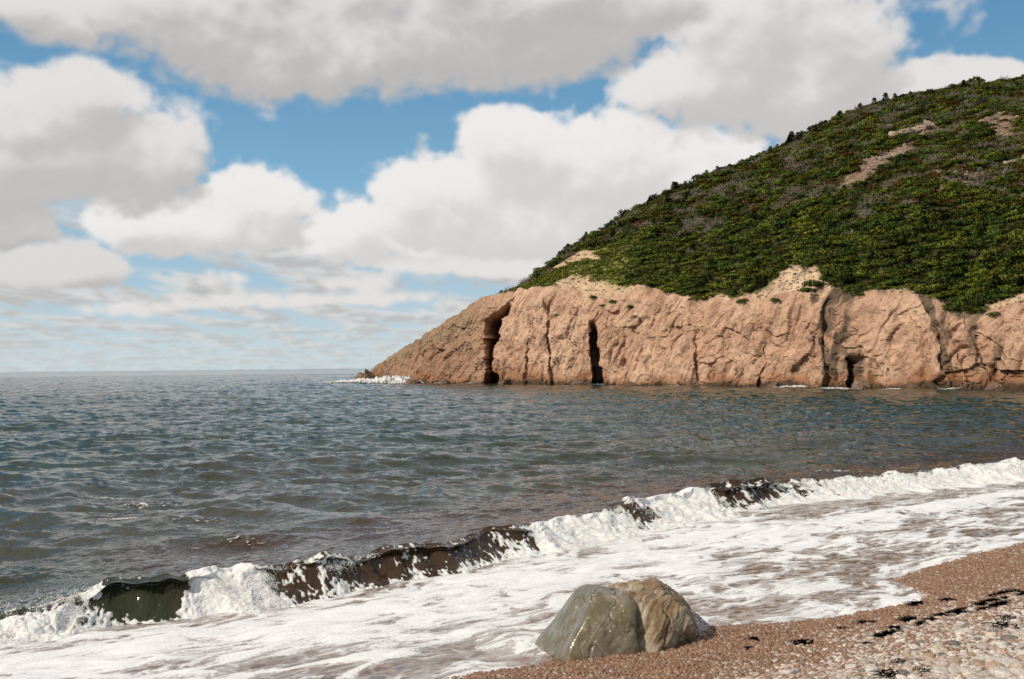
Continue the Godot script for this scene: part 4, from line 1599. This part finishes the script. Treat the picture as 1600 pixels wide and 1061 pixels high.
	# the big bush in the gap of the cliff edge
	var bush := Node3D.new()
	put(bush, "cliff_bush")
	var bst := station(1288.0)
	bush.position = hill_point(bst, 1288.0, 0.02)
	tag(bush, "large dark green bush spilling over the cliff edge beside the sandy scree", "bush")
	for q in 6:
		var o := mesh_node(jun[q % 3], tuft_m, "branch_clump", bush)
		o.position = Vector3(-2.4 + 0.9 * q, -1.6 + 0.55 * q + 0.3 * sin(q * 2.1), 1.8 - 0.35 * q)
		o.scale = Vector3.ONE * (1.25 + 0.25 * sin(q * 1.7))
	# --- rock outcrops that stand out of the hill
	var rock := StandardMaterial3D.new()
	rock.resource_name = "outcrop_rock"
	rock.vertex_color_use_as_albedo = true
	rock.roughness = 0.9
	for q in [[1428.0, 0.66, 1.0, "pale cracked rock outcrop high on the dark hillside"], [1395.0, 0.50, 0.55, "pale rock at the upper end of the long scree strip"], [1590.0, 0.42, 0.45, "grey rock among dead shrubs near the right border"]]:
		var st := station(q[0])
		var p := hill_point(st, q[0], q[1])
		var o := Node3D.new()
		put(o, "rock_outcrop")
		o.position = p
		tag(o, q[3], "rock")
		for e in 5:
			var ms := fresh()
			block(ms, Vector3.ZERO, [[0.2, 0.9, 0.35, 0.8], [0.3, 0.1, 1.0, 0.9], [-0.9, 0.2, 0.4, 1.3], [0.9, 0.2, 0.2, 1.3], [0.0, 0.0, -1.0, 1.0], [0.0, -1.0, 0.0, 0.8], [0.4, 0.6, 0.7, 0.85]], 10.0, 0.34, 0.10, 400 + e, [Color(0.36, 0.28, 0.20), Color(0.46, 0.38, 0.30), Color(0.25, 0.18, 0.13), 0.6])
			var b := mesh_node(stone_mesh(ms), rock, "block", o)
			b.position = Vector3(-2.6 + 1.3 * e, 0.1 + 0.28 * e + 0.3 * sin(e * 2.3), 0.5 * sin(e * 1.9)) * q[2]
			b.scale = Vector3(1.0, 0.62 + 0.2 * sin(e * 5.0), 0.9) * q[2] * (0.85 + 0.3 * sin(e * 3.1))
			b.rotation = Vector3(0.25 * sin(e * 4.1), e * 1.9, 0.3 * sin(e * 2.7))
# ------------------------------------------------------------------ pebbles, weed, spray
func pebble_mesh(seed_: int, rings: int, segs: int, flat: float) -> ArrayMesh:
	var nz := noise(seed_, 0.75, 2)
	var rng := RandomNumberGenerator.new()
	rng.seed = seed_
	var long := rng.randf_range(0.72, 0.95)
	var v := PackedVector3Array()
	for j in rings + 1:
		var th := PI * j / rings
		for i in segs + 1:
			var ph := TAU * (i % segs) / segs
			var d := Vector3(sin(th) * cos(ph), cos(th), sin(th) * sin(ph))
			# a worn block: between a ball and a box
			var r := pow(pow(absf(d.x), 2.6) + pow(absf(d.y), 2.6) + pow(absf(d.z), 2.6), -1.0 / 2.6)
			r *= 1.0 + 0.22 * nz.get_noise_3dv(d * 1.6)
			v.append(Vector3(d.x * r, d.y * r * flat, d.z * r * long))
	var n := grid_normals(v, segs + 1, rings + 1, false)
	for k in v.size():
		var o := Vector3(v[k].x, v[k].y / (flat * flat), v[k].z / (long * long)).normalized()
		if n[k].dot(v[k]) < 0.0:
			n[k] = -n[k]
		if n[k].length() < 0.5 or k <= segs or k >= rings * (segs + 1):
			n[k] = Vector3(0, signf(v[k].y), 0)
		n[k] = (n[k] + o * 0.4).normalized()
	return array_mesh(v, grid_index(segs + 1, rings + 1, false), n)

func in_sight(p: Vector3, margin := 0.14) -> bool:
	return p.z < -3.0 and p.x / -p.z < 0.515 + margin and p.x / -p.z > -0.515 - margin and (p.y - 3.0) / -p.z > -0.325 - margin

func build_pebbles() -> void:
	var rng := RandomNumberGenerator.new()
	rng.seed = 909
	var tones := [
		["pale grey", Color(0.58, 0.53, 0.48)], ["cream", Color(0.64, 0.56, 0.46)], ["pinkish", Color(0.56, 0.41, 0.33)], ["near white", Color(0.70, 0.66, 0.61)],
		["tan", Color(0.48, 0.37, 0.27)], ["slate grey", Color(0.22, 0.205, 0.195)], ["reddish brown", Color(0.26, 0.145, 0.095)], ["light grey", Color(0.64, 0.60, 0.56)]]
	var big := [pebble_mesh(1, 9, 14, 0.46), pebble_mesh(2, 9, 14, 0.38), pebble_mesh(3, 9, 14, 0.52), pebble_mesh(4, 9, 14, 0.34), pebble_mesh(5, 9, 14, 0.44), pebble_mesh(6, 9, 14, 0.58)]
	var low := [pebble_mesh(7, 5, 8, 0.6), pebble_mesh(8, 5, 8, 0.75), pebble_mesh(9, 5, 8, 0.5)]
	var grain := noise(410, 0.05, 4)
	var speck := noise_tex(grain, 256)
	var tex := grain.get_seamless_image(256, 256)
	tex.convert(Image.FORMAT_RGB8)
	for y in 256:
		for x in 256:
			var g: float = 0.72 + 0.5 * (tex.get_pixel(x, y).r - 0.3)
			tex.set_pixel(x, y, Color(g, g * 0.985, g * 0.97))
	var mottle := ImageTexture.create_from_image(tex)
	var mats := []
	for t in tones:
		mats.append(stone_material(t[1], mottle))
	var plain := stone_material(Color.WHITE, mottle)
	plain.vertex_color_use_as_albedo = true
	# larger stones first; a coarse grid keeps them from lying inside each other
	var taken := {}
	var placed := []
	for n in 150000:
		var r := rng.randf_range(0.036, 0.062) if n < 2600 else (rng.randf_range(0.021, 0.036) if n < 34000 else rng.randf_range(0.011, 0.022))
		var s := rng.randf_range(1.0, 17.5)
		var nn := rng.randf_range(1.2, 5.9)
		if n < 2600 and nn > 3.9 and rng.randf() < 0.6:
			nn -= 1.3
		var turn := rng.randf() * TAU
		var tx := rng.randf_range(-0.22, 0.22)
		var tz := rng.randf_range(-0.22, 0.22)
		var pick := rng.randi()
		var tone := rng.randf()
		var lim := 5.2 + 0.55 * ground_n.get_noise_2d(s * 1.4 + 9.0, nn * 0.6) - 0.25 * step01(9.0, 5.0, s)
		if nn > lim + (0.55 if rng.randf() < 0.10 else 0.0):
			continue
		r *= lerpf(1.5, 0.9, step01(3.0, 4.6, nn))
		var p := from_shore(s, nn, 0.0)
		p.y = beach_y(p.x, p.z)
		if not in_sight(p):
			continue
		if absf(p.x - 1.02) < 0.85 and absf(p.z + 9.72) < 0.55:
			continue
		var key := Vector2i(floori(p.x / 0.10), floori(p.z / 0.10))
		var free := true
		for dx in [-1, 0, 1]:
			for dz in [-1, 0, 1]:
				for o in taken.get(key + Vector2i(dx, dz), []):
					if Vector2(o.x - p.x, o.z - p.z).length() < (o.y + r) * 0.74:
						free = false
						break
				if not free:
					break
			if not free:
				break
		if not free:
			continue
		if not taken.has(key):
			taken[key] = []
		taken[key].append(Vector3(p.x, r, p.z))
		var ti := 0
		for c in [0.32, 0.43, 0.52, 0.66, 0.72, 0.77, 0.80]:
			if tone > c:
				ti += 1
		placed.append([p, r, turn, tx, tz, pick, ti])
	placed.sort_custom(func(a, b): return a[1] / a[0].length() > b[1] / b[0].length())
	var rest := [[], [], []]
	for i in placed.size():
		var q: Array = placed[i]
		var bs := Basis(Vector3.RIGHT, q[3]) * Basis(Vector3.BACK, q[4]) * Basis(Vector3.UP, q[2])
		var tr := Transform3D(bs.scaled(Vector3.ONE * q[1]), q[0] + Vector3(0, q[1] * 0.22, 0))
		if i < 300:
			var o := mesh_node(big[q[5] % big.size()], mats[q[6]], "pebble" if i == 0 else "pebble_%03d" % i)
			o.transform = tr
			var spot := "near the boulder" if q[0].x < 2.3 else ("at the bottom border" if q[0].z > -8.3 else ("beside the seaweed line" if shore_n(q[0].x, q[0].z) > 4.4 else ("at the right border" if q[0].x / -q[0].z > 0.45 else "in the middle of the stony beach")))
			tag(o, "large %s rounded pebble %s" % [tones[q[6]][0], spot], "pebble", "%s pebbles %s" % [tones[q[6]][0], spot])
		else:
			rest[q[5] % 3].append([tr, tones[q[6]][1] * (0.8 + 0.4 * fmod(q[2] * 7.3, 1.0)), q[1]])
	for g in 3:
		stones(rest[g], big[g] if g > 0 else big[4], plain, "pebble_cover" if g == 0 else "pebble_cover_%03d" % g, "smaller pale pebbles covering the upper beach")
	# --- brown gravel of the wet beach
	var fine := [[], [], []]
	for n in 210000:
		var s := rng.randf_range(1.0, 24.0)
		var nn := rng.randf_range(3.4, 8.2)
		var r := rng.randf_range(0.006, 0.014) if n % 5 else rng.randf_range(0.012, 0.024)
		var turn := rng.randf() * TAU
		var tone := rng.randf()
		var p := from_shore(s, nn, 0.0)
		if not in_sight(p, 0.08):
			continue
		if nn > linear_key(EDGE_S, EDGE_N, s) + 0.15:
			continue
		if nn < 4.6 and n % 3:
			continue
		p.y = beach_y(p.x, p.z)
		var c := Color(0.38, 0.218, 0.138).lerp(Color(0.195, 0.112, 0.072), tone)
		if tone > 0.80:
			c = Color(0.40, 0.27, 0.18)
		if tone > 0.93:
			c = Color(0.48, 0.42, 0.35)
		fine[n % 3].append([Transform3D(Basis(Vector3.UP, turn).rotated(Vector3.RIGHT, tone * 0.6).scaled(Vector3.ONE * r), p + Vector3(0, r * 0.3, 0)), c, r])
	var wet := stone_material(Color.WHITE, mottle)
	wet.vertex_color_use_as_albedo = true
	wet.roughness = 0.38
	for g in 3:
		stones(fine[g], low[g], wet, "gravel" if g == 0 else "gravel_%03d" % g, "wet red brown gravel along the edge of the swash")
	print("stones ", placed.size(), " ", fine[0].size() * 3)

func stone_material(c: Color, mottle: Texture2D) -> StandardMaterial3D:
	var m := StandardMaterial3D.new()
	m.resource_name = "stone"
	m.albedo_color = c.linear_to_srgb()
	m.albedo_texture = mottle
	m.uv1_triplanar = true
	m.uv1_world_triplanar = true
	m.uv1_scale = Vector3.ONE * 3.0
	m.roughness = 0.75
	m.metallic_specular = 0.4
	return m

func stones(list: Array, mesh: Mesh, mat: Material, called: String, label: String, category := "pebbles") -> void:
	if list.is_empty():
		return
	var mm := MultiMesh.new()
	mm.transform_format = MultiMesh.TRANSFORM_3D
	mm.use_colors = true
	mm.mesh = mesh
	mm.instance_count = list.size()
	for i in list.size():
		mm.set_instance_transform(i, list[i][0])
		var c: Color = list[i][1]
		c.a = 1.0
		mm.set_instance_color(i, c)
	var o := MultiMeshInstance3D.new()
	o.multimesh = mm
	o.material_override = mat
	put(o, called)
	tag(o, label, category, "", "stuff")

# a heap of dark wrack: curled ribbons lying over one another
func wrack_mesh(seed_: int, strands: int, spread: Vector2) -> ArrayMesh:
	var rng := RandomNumberGenerator.new()
	rng.seed = seed_
	var v := PackedVector3Array()
	var nr := PackedVector3Array()
	var cl := PackedColorArray()
	var ix := PackedInt32Array()
	for q in strands:
		var a := rng.randf() * TAU
		var r := sqrt(rng.randf()) * 0.8
		var p := Vector3(cos(a) * r * spread.x, 0.0, sin(a) * r * spread.y)
		var dir := rng.randf() * TAU
		var bend := rng.randf_range(-0.5, 0.5)
		var wd := rng.randf_range(0.004, 0.010)
		var lift := rng.randf_range(0.003, 0.020) * (1.2 - r)
		var c := Color(0.045, 0.028, 0.016).lerp(Color(0.12, 0.076, 0.038), rng.randf())
		var steps := 8
		var first := v.size()
		for e in steps + 1:
			var u := float(e) / steps
			dir += bend + rng.randf_range(-0.35, 0.35)
			p += Vector3(cos(dir), 0, sin(dir)) * 0.017
			var y := 0.008 + lift * sin(u * PI) + rng.randf_range(0.0, 0.01)
			var side := Vector3(-sin(dir), rng.randf_range(-0.5, 0.5), cos(dir)).normalized() * wd * (1.0 - 0.6 * u)
			v.append(Vector3(p.x, y, p.z) - side)
			v.append(Vector3(p.x, y, p.z) + side)
			var n := Vector3(rng.randfn() * 0.3, 1, rng.randfn() * 0.3).normalized()
			nr.append(n)
			nr.append(n)
			cl.append(c)
			cl.append(c)
			if e > 0:
				var b := first + e * 2
				ix.append_array(PackedInt32Array([b - 2, b - 1, b, b, b - 1, b + 1]))
	return array_mesh(v, ix, nr, cl)

func build_seaweed() -> void:
	var m := StandardMaterial3D.new()
	m.resource_name = "wrack"
	m.vertex_color_use_as_albedo = true
	m.roughness = 0.45
	m.metallic_specular = 0.5
	var long := [wrack_mesh(1, 260, Vector2(0.34, 0.075)), wrack_mesh(2, 220, Vector2(0.30, 0.09))]
	var round_ := [wrack_mesh(3, 170, Vector2(0.15, 0.12)), wrack_mesh(4, 110, Vector2(0.11, 0.08)), wrack_mesh(5, 26, Vector2(0.05, 0.035))]
	var spots := [
		# x, z, size, long, label
		[4.42, -10.95, 0.9, false, "dark seaweed clump at the tip of the foam on the wet gravel"],
		[4.72, -10.90, 0.9, false, "dark seaweed clump right beside the tip of the foam"],
		[5.45, -11.15, 1.0, true, "long dark seaweed heap between wet gravel and pale stones"],
		[6.05, -11.35, 1.1, true, "long dark seaweed heap in the line near the right border"],
		[6.65, -11.75, 1.1, true, "dark seaweed heap farthest up the line at the right border"],
		[4.85, -10.35, 0.7, true, "dark seaweed strip lying below the foam tip"],
		[4.45, -10.02, 0.7, true, "dark seaweed strip on the edge of the pale pebbles"],
		[3.55, -10.10, 0.9, false, "dark round seaweed clump at the edge of the foam"],
		[3.90, -9.90, 0.9, false, "greyish seaweed tangle on brown gravel"],
		[3.20, -9.75, 0.5, false, "small seaweed bit left of the round clump"],
		[2.62, -9.10, 0.75, false, "round dark seaweed clump on pale pebbles right of the boulder"],
		[2.25, -9.45, 0.5, false, "small dark seaweed clump on gravel nearest the boulder"],
		[2.12, -8.98, 0.4, false, "thin seaweed bit on pebbles in front of the boulder"],
		[3.05, -8.70, 0.45, false, "small seaweed bit among the pebbles at the bottom border"]]
	for k in spots.size():
		var q: Array = spots[k]
		var o := mesh_node((long if q[3] else round_)[k % 2], m, "seaweed" if k == 0 else "seaweed_%03d" % k)
		o.position = Vector3(q[0], beach_y(q[0], q[1]) + 0.012, q[1])
		o.rotation.y = 0.62 if q[3] else k * 1.3
		o.scale = Vector3(q[2], q[2] * 0.4, q[2] * 0.8)
		tag(o, q[4], "seaweed", "seaweed along the tide line")
	var rng := RandomNumberGenerator.new()
	rng.seed = 515
	for k in 34:
		var s := 8.2 + 0.30 * k
		var n := 5.15 + 0.12 * sin(k * 0.9) + rng.randf_range(-0.10, 0.10)
		var p := from_shore(s, n, 0.0)
		var o := mesh_node(round_[1] if k % 3 else long[k % 2], m, "wrack_%03d" % k if k else "wrack")
		o.position = Vector3(p.x, beach_y(p.x, p.z) + 0.016, p.z)
		o.rotation.y = 0.65 + rng.randf_range(-0.35, 0.35)
		o.scale = Vector3(rng.randf_range(0.5, 1.0), 0.4, rng.randf_range(0.3, 0.7))
		tag(o, "flat brown wrack in the thin line between gravel and pale stones", "seaweed", "wrack of the tide line")
	for k in 20:
		var s := rng.randf_range(4.0, 13.0)
		var n := rng.randf_range(2.6, 4.8)
		var p := from_shore(s, n, 0.0)
		var o := mesh_node(round_[2], m, "seaweed_%03d" % (spots.size() + k))
		o.position = Vector3(p.x, beach_y(p.x, p.z) + 0.028, p.z)
		o.rotation.y = k * 2.1
		o.scale = Vector3(1.0, 0.45, 0.8) * rng.randf_range(0.7, 1.5)
		tag(o, "little dark seaweed scrap between the pale pebbles", "seaweed", "seaweed scraps between the pebbles")

# drops thrown up by the breaker, in jets
func build_spray() -> void:
	var rng := RandomNumberGenerator.new()
	rng.seed = 616
	var drop := pebble_mesh(77, 3, 5, 0.9)
	var list := []
	for k in 9000:
		var s := rng.randf_range(-2.0, 27.0)
		if k % 3 == 0:
			s = rng.randf_range(-0.5, 8.0)
		var broken := linear_key(BROKEN_S, BROKEN_V, s)
		var lot := step01(0.38, 0.8, broken) + 0.10 * step01(4.0, 4.6, s) * step01(7.2, 6.0, s)
		if rng.randf() > lot + 0.03:
			continue
		var amp := keyed(TOE_S, WAVE_A, s)
		var back := rng.randf()
		var n := keyed(TOE_S, TOE_N, s) + 0.62 - 1.0 * back * lot
		var y := amp * (1.0 - 0.8 * back * back * lot) * (0.2 if s < 2.9 and rng.randf() < 0.75 else lerpf(0.92, 0.72, minf(lot, 1.0)))
		var side := rng.randf_range(-0.5, 0.5)
		var rise := absf(rng.randfn()) * (0.30 + 0.55 * lot) * (1.0 - 0.5 * back) + 0.15
		var fore := rng.randf_range(-0.8, 0.25)
		var count := rng.randi_range(6, 18)
		for q in count:
			var t := q * 0.012 + rng.randf() * 0.014
			var p := from_shore(s + side * t + rng.randfn() * 0.012, n + fore * t + rng.randfn() * 0.012, y + rise * t - 4.9 * t * t + rng.randfn() * 0.008)
			var r := rng.randf_range(0.0018, 0.0048) * (1.3 - 0.6 * float(q) / count)
			list.append([Transform3D(Basis.from_scale(Vector3(r, r * 1.3, r)), p), foam_white, r])
	var m := foam_material()
	print("drops ", list.size())
	stones(list, drop, m, "sea_spray", "white spray thrown up along the breaking wave", "spray")
	# --- white water round the point and along the foot of the cliff, and the few whitecaps on the open sea
	var foam := Node3D.new()
	put(foam, "sea_foam")
	foam.set_meta("kind", "structure")
	var fm := foam_material()
	for q in [[-39.0, -224.0, 6.0, 4.0, 0.45, 0.5], [-33.0, -219.0, 6.5, 5.0, 0.8, 1.2], [-24.5, -206.5, 7.0, 4.5, 0.8, 1.9], [-19.5, -198.0, 4.5, 3.0, 0.7, 1.2], [-13.0, -190.5, 4.0, 1.6, 0.1, 0.4], [-8.0, -184.0, 3.0, 1.2, 0.05, 0.3],
			[14.0, -160.0, 3.0, 1.0, 0.12, 0.25], [24.5, -146.0, 2.6, 1.0, 0.14, 0.5], [29.5, -141.5, 3.0, 0.9, 0.1, 0.25], [36.0, -126.5, 4.5, 1.2, 0.2, 0.35], [39.5, -121.5, 3.5, 1.2, 0.2, 0.45], [44.0, -113.5, 4.0, 1.0, 0.1, 0.3], [47.5, -107.5, 3.0, 0.9, 0.12, 0.3],
			[-12.7, -42.0, 0.8, 0.5, 0.35, 0.12], [-7.7, -21.5, 1.4, 0.4, -0.02, 0.03], [-7.6, -19.3, 0.7, 0.35, 0.12, 0.06], [-6.2, -19.0, 1.5, 0.4, -0.16, 0.02], [-4.6, -17.2, 1.3, 0.45, -0.16, 0.02], [-3.4, -16.9, 1.7, 0.4, -0.14, 0.02], [-1.4, -17.6, 1.7, 0.35, -0.06, 0.02],
			[-2.4, -20.0, 1.6, 0.3, -0.12, 0.01], [8.8, -27.0, 1.8, 0.5, -0.03, 0.03], [11.2, -28.5, 1.6, 0.5, 0.0, 0.04], [-9.5, -23.5, 1.0, 0.3, 0.0, 0.04], [-14.0, -130.0, 3.0, 1.0, 0.1, 0.1], [-60.0, -150.0, 3.0, 1.2, 0.1, 0.15]]:
		foam_patch(foam, fm, q[0], q[1], q[2], q[3], q[4], q[5])

func foam_patch(parent: Node, mat: Material, cx: float, cz: float, rx: float, rz: float, cover: float, heap: float) -> void:
	var w := 90
	var h := 46
	var v := PackedVector3Array()
	var mask := PackedFloat32Array()
	var col := PackedColorArray()
	v.resize(w * h)
	mask.resize(w * h)
	col.resize(w * h)
	var fine := 6.5 / minf(rx, 4.0)
	for j in h:
		for i in w:
			var a := 2.0 * i / (w - 1) - 1.0
			var b := 2.0 * j / (h - 1) - 1.0
			var x := cx + a * rx
			var z := cz + b * rz - a * rx * 0.10
			var f := cover + 0.55 * lace_n.get_noise_2d(x * fine * 0.55, z * fine * 1.3) + 0.65 * lace_m.get_noise_2d(x * fine * 2.1, z * fine * 4.2) - 0.20 - (a * a + b * b) * 0.7
			var k := j * w + i
			mask[k] = f
			var far := clampf(-cz / 60.0, 0.0, 1.0)
			var y := sea_y(x, z, lerpf(0.15, 1.0, far)) * (step01(13.0, 22.0, shore_n(x, z)) * 0.65 + 0.35) + 0.012 + 0.06 * far
			y += heap * clampf(f, 0.0, 1.0) * (0.5 + 0.7 * flow_n.get_noise_2d(x * 0.35, z * 0.35))
			v[k] = Vector3(x, y, z)
			col[k] = Color(0.30, 0.30, 0.28).lerp(foam_white, step01(0.0, 0.3, f))
	var full := grid_index(w, h, true)
	var idx := PackedInt32Array()
	var q := 0
	while q < full.size():
		if mask[full[q]] + mask[full[q + 1]] + mask[full[q + 2]] > 0.0:
			idx.append_array(full.slice(q, q + 3))
		q += 3
	if idx.size():
		mesh_node(packed(v, idx, grid_normals(v, w, h, true), col, PackedVector2Array()), mat, "foam_patch", parent)
